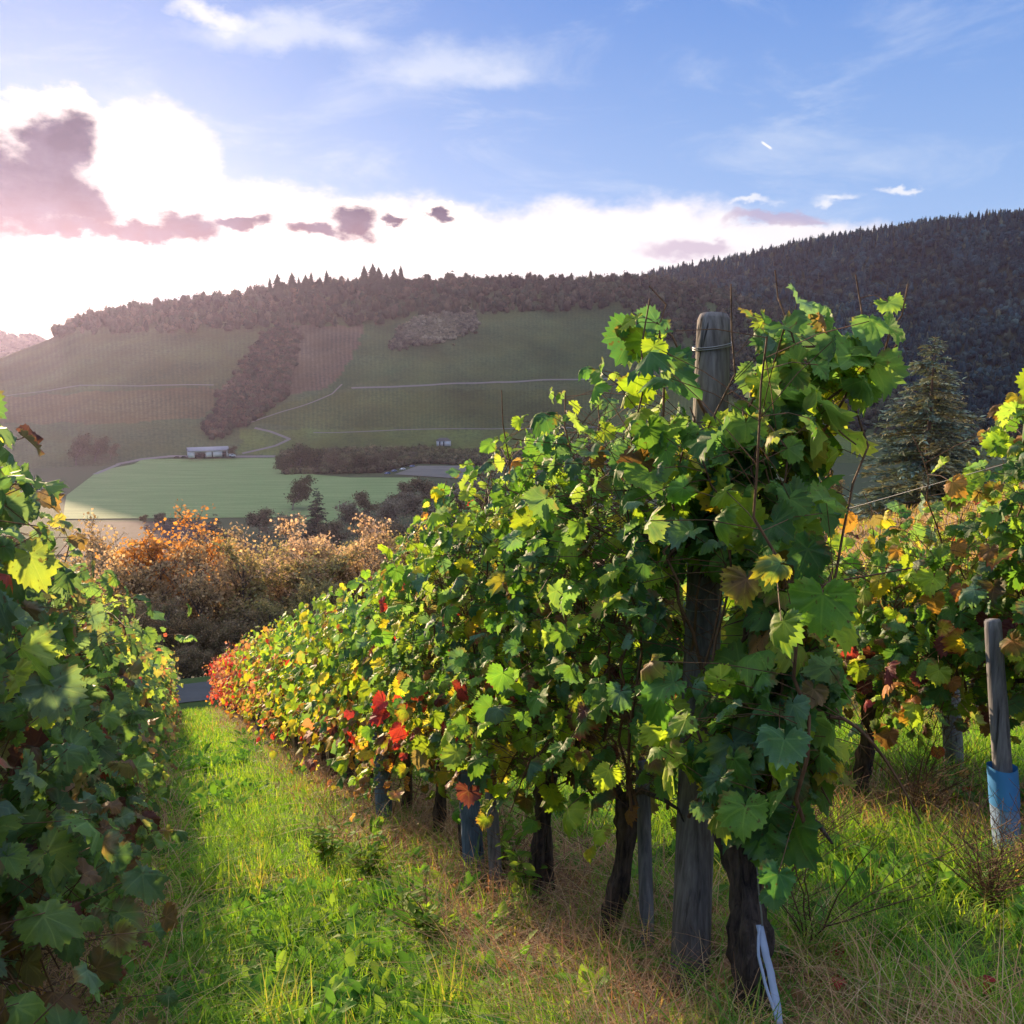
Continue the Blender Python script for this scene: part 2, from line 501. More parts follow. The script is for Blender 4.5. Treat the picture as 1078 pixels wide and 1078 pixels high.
def wood_mat(name, c1, c2, crack=(0.03, 0.028, 0.03)):
    m, g = newmat(name)
    tc = g.n('ShaderNodeTexCoord').outputs['Object']
    v = g.vm('MULTIPLY', tc, (1.0, 1.0, 0.035)).outputs[0]
    n1 = g.noise(v, 70.0, 5, 0.6, 0.3).outputs['Fac']
    n2 = g.noise(g.vm('MULTIPLY', tc, (1.0, 1.0, 0.3)).outputs[0], 9.0, 4, 0.6).outputs['Fac']
    n3 = g.noise(v, 28.0, 3, 0.5, 0.6).outputs['Fac']
    c = g.mix(g.rng(n1, 0.3, 0.7), c1, c2)
    c = g.mix(g.rng(n2, 0.45, 0.7, 0.0, 0.6), c, tuple(q * 0.45 for q in c1))
    ck = g.m('MULTIPLY', g.rng(n3, 0.335, 0.375, 1.0, 0.0), g.rng(n2, 0.3, 0.5, 0.4, 1.0))
    c = g.mix(ck, c, crack)
    h = g.m('SUBTRACT', n1, g.m('MULTIPLY', ck, 1.5))
    finish(g, bsdf(g, c, 0.85, bump(g, h, 0.7, 0.006), 0.2))
    return m
def simple_mat(name, col, rough=0.6, metal=0.0, nz=0.25, sc=8.0):
    m, g = newmat(name)
    tc = g.n('ShaderNodeTexCoord').outputs['Object']
    n1 = g.noise(tc, sc, 4, 0.6).outputs['Fac']
    c = g.mix(g.rng(n1, 0.3, 0.7, 0.0, nz * 2), col, tuple(q * 0.6 for q in col))
    b = g.n('ShaderNodeBsdfPrincipled')
    g.put(b.inputs['Base Color'], c); b.inputs['Roughness'].default_value = rough
    b.inputs['Metallic'].default_value = metal
    finish(g, b.outputs[0])
    return m
M = {}
M['leaf'] = leaf_mat()
M['grass'] = foliage_mat('grass_blades', 0.45, (1.5, 1.5, 0.5), 0.75, 3.0)
M['straw'] = foliage_mat('dry_straw', 0.3, (1.3, 1.1, 0.7), 0.7, 3.0)
M['tree'] = foliage_mat('tree_leaves', 0.5, (1.2, 1.1, 0.8), 0.7, 0.6)
M['needle'] = foliage_mat('needles', 0.12, (1.2, 1.2, 0.7), 0.75, 0.8)
M['wood_far'] = foliage_mat('far_crowns', 0.15, (1.2, 1.1, 0.7), 0.9, 0.02)
M['vinebark'] = bark_mat('vine_bark', (0.022, 0.017, 0.018), (0.15, 0.11, 0.09), 55.0)
M['cane'] = bark_mat('cane_bark', (0.07, 0.035, 0.022), (0.20, 0.11, 0.06), 60.0, 0.7, 0.3)
M['bark'] = bark_mat('tree_bark', (0.05, 0.04, 0.035), (0.20, 0.16, 0.13), 6.0)
M['post'] = wood_mat('weathered_post', (0.085, 0.072, 0.068), (0.26, 0.235, 0.225))
M['stake'] = wood_mat('weathered_stake', (0.085, 0.085, 0.095), (0.27, 0.26, 0.27))
M['bluepost'] = wood_mat('blue_grey_post', (0.06, 0.085, 0.13), (0.17, 0.23, 0.33))
M['wire'] = simple_mat('galvanised_wire', (0.28, 0.28, 0.29), 0.45, 0.8)
M['blue'] = simple_mat('blue_plastic', (0.06, 0.27, 0.62), 0.45, 0.0, 0.2, 12)
M['blue_faded'] = simple_mat('faded_blue_plastic', (0.22, 0.34, 0.55), 0.7, 0.0, 0.4, 30)
M['strap'] = simple_mat('pale_blue_strap', (0.36, 0.43, 0.58), 0.55, 0.0, 0.2, 30)
M['white'] = simple_mat('white_render', (0.78, 0.75, 0.72), 0.8, 0.0, 0.1, 0.4)
M['roof'] = simple_mat('grey_roof', (0.30, 0.28, 0.31), 0.6, 0.0, 0.2, 0.5)
M['dark'] = simple_mat('dark_opening', (0.03, 0.03, 0.035), 0.6)
M['carblue'] = simple_mat('blue_car_paint', (0.10, 0.16, 0.32), 0.3)
M['carwhite'] = simple_mat('white_car_paint', (0.75, 0.76, 0.78), 0.3)
M['cardark'] = simple_mat('dark_car_paint', (0.06, 0.05, 0.06), 0.3)
M['glass'] = simple_mat('car_glass', (0.03, 0.04, 0.05), 0.1)
M['rubber'] = simple_mat('rubber', (0.02, 0.02, 0.02), 0.8)

def ground_mat():
    m, g = newmat('vineyard_soil')
    geo = g.n('ShaderNodeNewGeometry').outputs['Position']
    n1 = g.noise(geo, 1.1, 6, 0.65).outputs['Fac']
    n2 = g.noise(geo, 14.0, 6, 0.7).outputs['Fac']
    col = g.n('ShaderNodeAttribute', attribute_name='col').outputs['Color']
    c = g.mix(g.rng(n1, 0.35, 0.65, 0.0, 0.5), col, g.mix(1.0, col, (0.6, 0.62, 0.5), 'MULTIPLY'))
    c = g.mix(g.rng(n2, 0.4, 0.7, 0.0, 0.5), c, g.mix(1.0, col, (1.5, 1.35, 1.1), 'MULTIPLY'))
    finish(g, bsdf(g, c, 0.95, bump(g, n2, 0.8, 0.03), 0.1))
    return m
def hill_mat():
    """hillside vineyards: stripes of vine rows running up the slope"""
    m, g = newmat('hillside_vineyards')
    geo = g.n('ShaderNodeNewGeometry').outputs['Position']
    col = g.n('ShaderNodeAttribute', attribute_name='col').outputs['Color']
    luv = g.n('ShaderNodeAttribute', attribute_name='luv').outputs['Vector']
    sp = g.n('ShaderNodeSeparateXYZ'); g.put(sp.inputs[0], luv)
    nn = g.noise(geo, 0.008, 3, 0.5).outputs['Fac']
    st = g.m('SINE', g.m('ADD', sp.outputs[0], g.m('MULTIPLY', nn, 6.0)))
    nb = g.noise(geo, 0.30, 5, 0.75).outputs['Fac']
    nc = g.noise(geo, 0.03, 4, 0.6).outputs['Fac']
    f = g.m('MULTIPLY', g.rng(st, -0.5, 0.7), sp.outputs[1])
    c = g.mix(f, col, g.mix(1.0, col, (1.45, 1.38, 1.35), 'MULTIPLY'))
    c = g.mix(g.rng(nb, 0.42, 0.7, 0.0, 0.75), c, g.mix(1.0, col, (0.4, 0.42, 0.42), 'MULTIPLY'))
    c = g.mix(g.rng(nc, 0.4, 0.65, 0.0, 0.5), c, g.mix(1.0, col, (1.2, 1.0, 0.75), 'MULTIPLY'))
    finish(g, bsdf(g, c, 0.95, bump(g, nb, 1.0, 2.5), 0.1))
    return m
def field_mat(name, c1, c2, ang=0.3):
    m, g = newmat(name)
    geo = g.n('ShaderNodeNewGeometry').outputs['Position']
    mp = g.n('ShaderNodeMapping'); mp.inputs['Rotation'].default_value = (0, 0, ang)
    mp.inputs['Scale'].default_value = (0.02, 0.22, 0.1)
    g.put(mp.inputs[0], geo)
    n1 = g.noise(mp.outputs[0], 1.0, 4, 0.6, 0.5).outputs['Fac']
    n2 = g.noise(geo, 0.8, 4, 0.7).outputs['Fac']
    c = g.mix(g.rng(n1, 0.35, 0.65), c1, c2)
    c = g.mix(g.rng(n2, 0.4, 0.7, 0.0, 0.4), c, tuple(q * 0.6 for q in c1))
    finish(g, bsdf(g, c, 0.9, None, 0.1))
    return m
M['ground'] = ground_mat()
M['hill'] = hill_mat()
M['field'] = field_mat('meadow', (0.15, 0.205, 0.075), (0.22, 0.28, 0.11))
M['ploughed'] = field_mat('ploughed', (0.05, 0.032, 0.03), (0.07, 0.045, 0.042))
M['gravel'] = field_mat('gravel', (0.17, 0.155, 0.14), (0.12, 0.115, 0.10))
M['asphalt'] = field_mat('asphalt', (0.07, 0.07, 0.07), (0.10, 0.10, 0.10))
M['track'] = simple_mat('track', (0.17, 0.15, 0.14), 0.9, 0, 0.2, 0.2)

# ------------------------------------------------------------------ ground
def grow(a, b, s0, k):
    out = [a]; s = s0
    while out[-1] < b:
        out.append(out[-1] + s); s *= k
    return out
EXT_U0, EXT_U1, EXT_V0, EXT_V1 = -60.0, 3100.0, -2300.0, 2600.0
uu = np.array(list(np.linspace(EXT_U0, 0, 30)[:-1]) + list(np.arange(0, 12, 0.12)) + list(np.arange(12, 40, 0.3)) + grow(40, EXT_U1, 0.8, 1.06))
uu = np.clip(uu, EXT_U0, EXT_U1)
vr = np.array(grow(8, EXT_V1, 0.3, 1.08)); vl = -np.array(grow(2, -EXT_V0, 0.3, 1.08))[::-1]
vv = np.clip(np.concatenate([vl, np.arange(-1.9, 8, 0.12), vr]), EXT_V0, EXT_V1)
U, W = np.meshgrid(uu, vv, indexing='ij')
X, Y = uv2xy(U, W)
Z = H_ground(X, Y)
def gridfaces(a, b):
    i, j = np.meshgrid(np.arange(a - 1), np.arange(b - 1), indexing='ij')
    p = (i * b + j).ravel()
    return np.stack([p, p + b, p + b + 1, p + 1], 1)
ROWS = [-0.60, 1.36, 3.12, 4.90, 6.70, 8.50]
def rowdist(v):
    v = np.asarray(v, float)
    return np.min(np.abs(v[..., None] - np.array(ROWS)), axis=-1)
rd = rowdist(W)
under = 1 - sst((rd - 0.22) / 0.22)
under = np.where((W > -0.9) & (W < 9) & (U < 34), under, 0)
g1 = np.array([0.055, 0.085, 0.025]); g2 = np.array([0.17, 0.115, 0.07]); g3 = np.array([0.06, 0.07, 0.035]); g4 = np.array([0.33, 0.22, 0.14])
col = g1[None, None] * (1 - under[..., None]) + g2[None, None] * under[..., None]
fm = sst((U - 45) / 60)[..., None]
col = col * (1 - fm) + g3 * fm
bank = (sst((W - 9) / 4) * (1 - sst((U - 60) / 20)))[..., None]
col = col * (1 - bank) + g4 * bank
mb = MB(); mb.add(np.stack([X, Y, Z], -1).reshape(-1, 3), gridfaces(len(uu), len(vv)), col.reshape(-1, 3))
tag(mb.build('ground', M['ground'], smooth=True), kind='structure')

# lane below the vineyard
def ribbon(P, w, dz, mat, name):
    P = np.asarray(P, float)
    T = nrm(np.gradient(P[:, :2], axis=0)); Nn = np.stack([-T[:, 1], T[:, 0]], 1)
    rows = []
    for k in np.linspace(-.5, .5, 5):
        q = P[:, :2] + Nn * w * k
        rows.append(np.column_stack([q, H_all(q[:, 0], q[:, 1]) + dz]))
    V = np.stack(rows, 1).reshape(-1, 3)
    m_ = MB(); m_.add(V, gridfaces(len(P), 5)[:, ::-1])
    return tag(m_.build(name, mat, smooth=True), kind='structure')
q = np.linspace(-60, 40, 200)
rx, ry = uv2xy(36.2 + 0 * q, q)
ribbon(np.column_stack([rx, ry]), 2.1, 0.03, M['asphalt'], 'road')

# ------------------------------------------------------------------ hills
def inpoly(px, py, poly):
    r = np.zeros(px.shape, bool); n = len(poly)
    j = n - 1
    for i in range(n):
        xi, yi = poly[i]; xj, yj = poly[j]
        c = ((yi > py) != (yj > py)) & (px < (xj - xi) * (py - yi) / (yj - yi + 1e-9) + xi)
        r ^= c; j = i
    return r
def topix(x, y, z):
    d = y * FW[1] + z * FW[2]
    u_ = y * UP[1] + z * UP[2]
    return 539 + 1000 * x / d, 539 - 1000 * u_ / d
def polar_mesh(name, Hf, a0, a1, r0, r1, na, nr, mat, colf):
    A, R = np.meshgrid(np.radians(np.linspace(a0, a1, na)), np.linspace(r0, r1, nr), indexing='ij')
    x = R * np.sin(A); y = R * np.cos(A); z = Hf(x, y)
    c, st = colf(x, y, z, A, R)
    m_ = MB(); m_.add(np.stack([x, y, z], -1).reshape(-1, 3), gridfaces(na, nr)[:, ::-1], c.reshape(-1, 3), st.reshape(-1, 2))
    return tag(m_.build(name, mat, smooth=True), kind='structure')
def colA(x, y, z, A, R):
    px, py = topix(x, y, z)
    c = np.ones(x.shape + (3,)) * np.array([0.08, 0.10, 0.045])
    pn = fbm(x / 45, y / 45, 44, 4)
    jn = fbm(x / 18, y / 18, 46, 3); jn2 = fbm(x / 14, y / 14, 47, 3)
    c = c * (0.8 + 0.5 * pn[..., None])
    k = np.zeros(x.shape)
    k[:] = 0.35
    ph = A * RrA(A) * 1.2
    def patch(poly, colr, s):
        mm = inpoly(px + 14 * (jn - .47), py + 8 * (jn2 - .47), poly)
        c[mm] = np.array(colr) * np.array([0.66, 0.70, 0.72]) * (0.5 + 1.1 * pn[mm][:, None]); k[mm] = s
    patch([(-200, 330), (110, 340), (280, 345), (250, 400), (225, 410), (100, 410), (-200, 430)], (0.13, 0.135, 0.055), 0.5)
    patch([(-200, 430), (100, 412), (230, 408), (215, 440), (140, 445), (-200, 445)], (0.17, 0.13, 0.06), 0.9)
    patch([(300, 343), (388, 343), (378, 370), (345, 410), (300, 415), (285, 380)], (0.17, 0.115, 0.075), 1.0)
    patch([(385, 343), (440, 338), (500, 350), (420, 392), (345, 412), (372, 375)], (0.09, 0.125, 0.05), 0.5)
    patch([(500, 330), (900, 300), (900, 395), (380, 405), (430, 385)], (0.10, 0.125, 0.05), 0.35)
    patch([(345, 412), (900, 405), (900, 450), (330, 452), (250, 440)], (0.115, 0.13, 0.045), 0.55)
    patch([(255, 452), (900, 452), (900, 475), (250, 478)], (0.15, 0.18, 0.055), 0.2)
    return c, np.stack([ph, k], -1)
polar_mesh('hill', H_A, -48, 44, 770, 1560, 560, 260, M['hill'], colA)
def colW(x, y, z, A, R):
    return np.ones(x.shape + (3,)) * np.array([0.045, 0.05, 0.025]), np.zeros(x.shape + (2,))
polar_mesh('far_hill', H_B, -12, 46, 1000, 1900, 200, 160, M['hill'], colW)
polar_mesh('far_hill', H_C, -50, -5, 1980, 2750, 90, 60, M['hill'], colW)

# fields, tracks
def drape(name, poly, mat, dz, z0=None, step=12):
    W3 = [hit(px, py, 300)[0] for px, py in poly]
    P = np.array(W3)[:, :2]
    x0, y0 = P.min(0); x1, y1 = P.max(0)
    n = 48
    # quad patch by bilinear interpolation of polygon split into left and right chains
    k = len(P) // 2
    Lc = P[:k]; Rc = P[k:][::-1]
    def chain(Q, t):
        s = np.linspace(0, 1, len(Q))
        return np.column_stack([np.interp(t, s, Q[:, 0]), np.interp(t, s, Q[:, 1])])
    t = np.linspace(0, 1, n)
    a = chain(Lc, t); b = chain(Rc, t)
    G = a[:, None] * (1 - t[None, :, None]) + b[:, None] * t[None, :, None]
    z = H_all(G[..., 0], G[..., 1]) + dz
    m_ = MB(); m_.add(np.concatenate([G, z[..., None]], -1).reshape(-1, 3), gridfaces(n, n))
    o = m_.build(name, mat, smooth=True)
    me = o.data
    if me.polygons[0].normal.z < 0: me.flip_normals()
    return tag(o, kind='structure')
drape('field', [(66, 547), (70, 522), (104, 496), (150, 484), (300, 482), (330, 500), (400, 506), (330, 545)], M['field'], 0.35)
drape('field', [(300, 552), (310, 520), (325, 503), (440, 503), (430, 514), (360, 552)], M['field'], 0.20)
drape('field', [(60, 585), (84, 550), (215, 550), (300, 590)], M['ploughed'], 0.45)
drape('field', [(415, 500), (440, 491), (500, 491), (492, 505)], M['gravel'], 0.5)
def track(pts, w, name='path', dz=0.5):
    P = np.array([hit(px, py, 300)[0][:2] for px, py in pts])
    s = np.linspace(0, 1, len(P)); t = np.linspace(0, 1, 60)
    ribbon(np.column_stack([np.interp(t, s, P[:, 0]), np.interp(t, s, P[:, 1])]), w, dz, M['track'], name)
track([(370, 409), (450, 406), (520, 403), (600, 400), (700, 399)], 3.2)
track([(255, 478), (290, 470), (305, 463), (285, 455), (268, 451)], 3)
track([(100, 500), (125, 489), (150, 484), (180, 481), (290, 481)], 4)
track([(330, 456), (420, 453), (500, 452), (640, 450)], 1.6)
track([(-20, 412), (60, 410), (150, 407), (225, 406)], 1.6)
track([(360, 405), (350, 415), (300, 433), (262, 446), (230, 452)], 1.6)

# ------------------------------------------------------------------ far woodland (stuff)
def ico():
    t = (1 + 5 ** .5) / 2
    v = np.array([[-1, t, 0], [1, t, 0], [-1, -t, 0], [1, -t, 0], [0, -1, t], [0, 1, t], [0, -1, -t], [0, 1, -t], [t, 0, -1], [t, 0, 1], [-t, 0, -1], [-t, 0, 1]], float)
    f = [[0, 11, 5], [0, 5, 1], [0, 1, 7], [0, 7, 10], [0, 10, 11], [1, 5, 9], [5, 11, 4], [11, 10, 2], [10, 7, 6], [7, 1, 8], [3, 9, 4], [3, 4, 2], [3, 2, 6], [3, 6, 8], [3, 8, 9], [4, 9, 5], [2, 4, 11], [6, 2, 10], [8, 6, 7], [9, 8, 1]]
    v = nrm(v); v = list(map(tuple, v)); cache = {}
    def mid(a, b):
        k = (min(a, b), max(a, b))
        if k not in cache:
            m_ = (np.array(v[a]) + np.array(v[b])) / 2; m_ /= np.linalg.norm(m_)
            v.append(tuple(m_)); cache[k] = len(v) - 1
        return cache[k]
    F = []
    for a, b, c in f:
        x, y, z = mid(a, b), mid(b, c), mid(c, a)
        F += [[a, x, z], [b, y, x], [c, z, y], [x, y, z]]
    return np.array(v), np.array(F)
IV, IF = ico()
def crowns(P, w, h, cols, name, label, cat, conif=None):
    """a wood as one object: each crown a ragged clump of foliage"""
    n = len(P); nv = len(IV)
    cols = cols * (0.3 + 1.5 * fbm(P[:, 0] / 45, P[:, 1] / 45, 17, 3)[:, None]) * (0.55 + 0.9 * rs.rand(n, 1))
    rad = 0.70 + 0.6 * rs.rand(n, nv)
    V = IV[None] * rad[..., None] * 0.82
    V = V * np.stack([w, w, h * 0.55], -1)[:, None, :]
    V[..., 2] += (h * 0.5)[:, None]
    if conif is not None:
        k = np.clip(V[..., 2] / h[:, None], 0, 1.3)
        s = np.clip(1.15 - k, 0.05, 1)
        V[..., 0] = np.where(conif[:, None], V[..., 0] * s, V[..., 0]); V[..., 1] = np.where(conif[:, None], V[..., 1] * s, V[..., 1])
        V[..., 2] = np.where(conif[:, None], V[..., 2] * 1.15, V[..., 2])
    V += P[:, None]
    F = IF[None] + (np.arange(n) * nv)[:, None, None]
    cc = np.repeat(cols[:, None], nv, 1) * (0.7 + 0.6 * rs.rand(n, nv, 1))
    m_ = MB(); m_.add(V.reshape(-1, 3), F.reshape(-1, 3), cc.reshape(-1, 3))
    # loose foliage tufts on every crown
    k = 44
    d = nrm(rs.randn(n, k, 3)); d[..., 2] = np.abs(d[..., 2]) * 1.2 - 0.2
    Q = d * np.stack([w, w, h * 0.5], -1)[:, None] * (0.8 + 0.4 * rs.rand(n, k, 1))
    if conif is not None:
        kk = np.clip(0.5 + Q[..., 2] / h[:, None], 0, 1.2); s = np.where(conif[:, None], np.clip(1.15 - kk, .05, 1), 1)
        Q[..., 0] *= s; Q[..., 1] *= s
    Q[..., 2] += (h * 0.55)[:, None]; Q += P[:, None]
    Q = Q.reshape(-1, 3); sz = np.repeat(w * 0.15 + 0.12, k)
    T = rs.randn(len(Q), 3, 3) * sz[:, None, None]
    m_.add((Q[:, None] + T).reshape(-1, 3), np.arange(len(Q) * 3).reshape(-1, 3), np.repeat(np.repeat(cols, k, 0) * (0.7 + 0.7 * rs.rand(n * k, 1)), 3, 0))
    return tag(m_.build(name, M['wood_far']), label, cat, kind='stuff')
def scatter(Hf, n, a0, a1, r0, r1, test):
    A = np.radians(a0 + (a1 - a0) * rs.rand(n)); R = np.sqrt(r0 ** 2 + (r1 ** 2 - r0 ** 2) * rs.rand(n))
    x = R * np.sin(A); y = R * np.cos(A); z = Hf(x, y)
    px, py = topix(x, y, z)
    m_ = test(px, py, A, R)
    return np.stack([x, y, z], -1)[m_], px[m_], py[m_], R[m_]
def palette(n, cols, wts, jit=0.25):
    k = rs.choice(len(cols), n, p=np.array(wts) / sum(wts))
    return np.array(cols)[k] * (1 + jit * (rs.rand(n, 1) - 0.5) * 2)
# lower boundary of the wood on the near hill
def bandA(px): return np.interp(px, [-100, 0, 55, 120, 200, 280, 390, 430, 480, 540, 660, 700, 760, 1100], [372, 374, 356, 352, 351, 347, 344, 336, 333, 330, 325, 360, 420, 520])
P, px, py, R = scatter(H_A, 11000, -30, 44, 900, 1440, lambda px, py, A, R: (py < bandA(px)) & (px > 50) & (px < 1150))
n = len(P)
crowns(P, 3.2 + 3.4 * rs.rand(n) ** 1.5, 6.5 + 9 * rs.rand(n) ** 2, palette(n, [(0.045, 0.048, 0.028), (0.070, 0.058, 0.035), (0.035, 0.045, 0.026), (0.09, 0.068, 0.042)], [4, 3, 3, 1.5]), 'woodland',
       'dark mixed wood along the top of the hill across the valley', 'woodland', rs.rand(n) < 0.12)
P, px, py, R = scatter(H_B, 14000, -2, 42, 1040, 1620, lambda px, py, A, R: (px > 560))
n = len(P); cf = (rs.rand(n) < 0.25) | ((R > 1480) & (rs.rand(n) < 0.8))
crowns(P, (2.8 + 4.8 * rs.rand(n) ** 1.8) * np.where(cf, 0.8, 1.0), 6 + 6 * rs.rand(n) + 4.5 * cf, palette(n, [(0.026, 0.056, 0.065), (0.040, 0.062, 0.058), (0.018, 0.044, 0.055), (0.085, 0.09, 0.055)], [4, 3, 3, 1.2]), 'woodland',  # crown colours tinted bluer, painting in the blue of the air haze
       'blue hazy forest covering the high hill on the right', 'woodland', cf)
P, px, py, R = scatter(H_C, 1200, -50, -20, 2300, 2620, lambda px, py, A, R: px < 200)
n = len(P)
crowns(P, 7 + 5 * rs.rand(n), 9 + 5 * rs.rand(n), palette(n, [(0.05, 0.055, 0.03)], [1]), 'woodland', 'wood on the faint ridge at the far left below the sun', 'woodland')
strip = [(296, 346), (312, 352), (308, 380), (300, 412), (268, 440), (240, 452), (215, 462), (225, 440), (235, 420), (255, 395), (270, 365)]
P, px, py, R = scatter(H_A, 60000, -26, -5, 800, 1350, lambda px, py, A, R: inpoly(px + rs.randn(len(px)) * 3.5, py + rs.randn(len(px)) * 3.5, strip) & (rs.rand(len(px)) < 0.6))
n = len(P)
crowns(P, 2.0 + 2.2 * rs.rand(n), 3 + 3.5 * rs.rand(n), palette(n, [(0.08, 0.055, 0.04), (0.05, 0.048, 0.03), (0.10, 0.07, 0.045)], [3, 3, 1]), 'scrub',
       'brown scrub running diagonally down between the hillside vineyards', 'scrub')
sc2 = [(428, 345), (455, 335), (500, 330), (498, 345), (470, 358), (440, 362), (412, 366)]
P, px, py, R = scatter(H_A, 30000, -10, 0, 900, 1350, lambda px, py, A, R: inpoly(px + rs.randn(len(px)) * 3, py + rs.randn(len(px)) * 2.5, sc2))
n = len(P)
crowns(P, 1.6 + 1.5 * rs.rand(n), 2 + 2.5 * rs.rand(n), palette(n, [(0.22, 0.19, 0.15), (0.14, 0.12, 0.08)], [3, 2]), 'scrub',
       'pale grey scrub patch below the wood in the middle of the hill', 'scrub')
hd = [(225, 484), (300, 478), (420, 474), (700, 474), (700, 488), (500, 492), (440, 490), (300, 484)]
P, px, py, R = scatter(H_all, 50000, -20, 10, 640, 860, lambda px, py, A, R: inpoly(px, py, [(296, 478), (400, 474), (520, 476), (700, 470), (700, 490), (500, 490), (440, 488), (400, 498), (300, 500)]) & (rs.rand(len(px)) < 0.35))
n = len(P)
crowns(P, 1.6 + 1.6 * rs.rand(n), 2.5 + 2.5 * rs.rand(n), palette(n, [(0.09, 0.09, 0.045), (0.13, 0.11, 0.06)], [3, 2]), 'undergrowth',
       'low olive undergrowth at the foot of the hill behind the field', 'bushes')

# ------------------------------------------------------------------ trees
def quadleaf():
    V = np.array([[0, 0, 0], [0.45, 0.45, 0.08], [0, 1.0, 0], [-0.45, 0.45, 0.08]]); F = np.array([[0, 1, 2], [0, 2, 3]])
    return V, F, V[:, :2]
QL = quadleaf()
def grow_tree(h, spread, nb, lean=0.05, multi=1, r0=None, rnd=None, up=0.5):
    """skeleton: list of (points, radii, level)"""
    rnd = rnd or rs
    out = []; tips = []
    def branch(p, d, L, r, lvl):
        n = 7
        P = [p]; dd = d.copy()
        for i in range(n - 1):
            dd = dd + rnd.randn(3) * 0.14; dd[2] += 0.05 * up; dd = dd / np.linalg.norm(dd)
            P.append(P[-1] + dd * L / (n - 1))
        P = np.array(P); R = r * (1 - 0.75 * np.linspace(0, 1, n))
        out.append((P, R, lvl))
        if lvl >= 2: tips.append(P[3:])
        if lvl < 3:
            k = [nb, 5, 4][lvl]
            for i in range(k):
                t = 0.25 + 0.72 * (i + rnd.rand()) / k if lvl == 0 else 0.2 + 0.75 * rnd.rand()
                q = P[0] * 0 + np.array([np.interp(t, np.linspace(0, 1, n), P[:, c]) for c in range(3)])
                a = rnd.rand() * 2 * PI
                side = np.array([math.cos(a), math.sin(a), 0.0])
                nd = nrm(dd * (0.35 + 0.3 * up) + side * (0.9 if lvl == 0 else 0.7) + np.array([0, 0, 0.25 * up]))
                Lc = (spread * (1.0 - 0.45 * t) if lvl == 0 else L * 0.5) * (0.7 + 0.5 * rnd.rand())
                branch(q, nd, Lc, r * (0.45 if lvl == 0 else 0.5) * (1 - 0.4 * t), lvl + 1)
    for k in range(multi):
        a = rnd.rand() * 2 * PI
        d = nrm(np.array([math.cos(a) * lean * (3 if multi > 1 else 1), math.sin(a) * lean * (3 if multi > 1 else 1), 1.0]))
        branch(np.array([math.cos(a), math.sin(a), 0]) * 0.15 * (multi > 1), d, h * (0.8 + 0.2 * rnd.rand()), r0 or h * 0.018, 0)
    return out, tips
def make_tree(name, h, spread, nleaf, cols, wts, lsize, label, cat, nb=14, multi=1, up=0.5, group=None, seed=1, twigs=True):
    rnd = np.random.RandomState(seed)
    sk, tips = grow_tree(h, spread, nb, multi=multi, rnd=rnd, up=up)
    t = empty(name, (0, 0, 0))
    tag(t, label, cat, group)
    m_ = MB()
    for P, R, l in sk:
        if l == 3 and not twigs: continue
        m_.tube(P, np.maximum(R, 0.012), [8, 5, 3, 3][l], (0.5, 0.5, 0.5), cap=False)
    m_.build('trunk', M['bark'], t)
    # cluster colours follow branches so the crown has light and dark clumps of its own foliage
    tp = np.concatenate(tips); seg = np.concatenate([np.full(len(q), i) for i, q in enumerate(tips)])
    idx = rnd.randint(0, len(tp), nleaf)
    pos = tp[idx] + rnd.randn(nleaf, 3) * lsize * 1.25
    kcol = rnd.choice(len(cols), len(tips), p=np.array(wts) / sum(wts))
    kk = kcol[seg[idx]]
    sw = rnd.rand(nleaf) < 0.35
    kk[sw] = rnd.choice(len(cols), sw.sum(), p=np.array(wts) / sum(wts))
    cc = np.array(cols)[kk] * (0.7 + 0.6 * rnd.rand(nleaf, 1))
    N = nrm(rnd.randn(nleaf, 3) + np.array([0, 0, 0.5])); T = rnd.randn(nleaf, 3)
    m2 = MB(); m2.inst(QL, pos, frames(N, T), lsize * (0.6 + 0.8 * rnd.rand(nleaf)), cc)
    m2.build('crown', M['tree'], t)
    return t
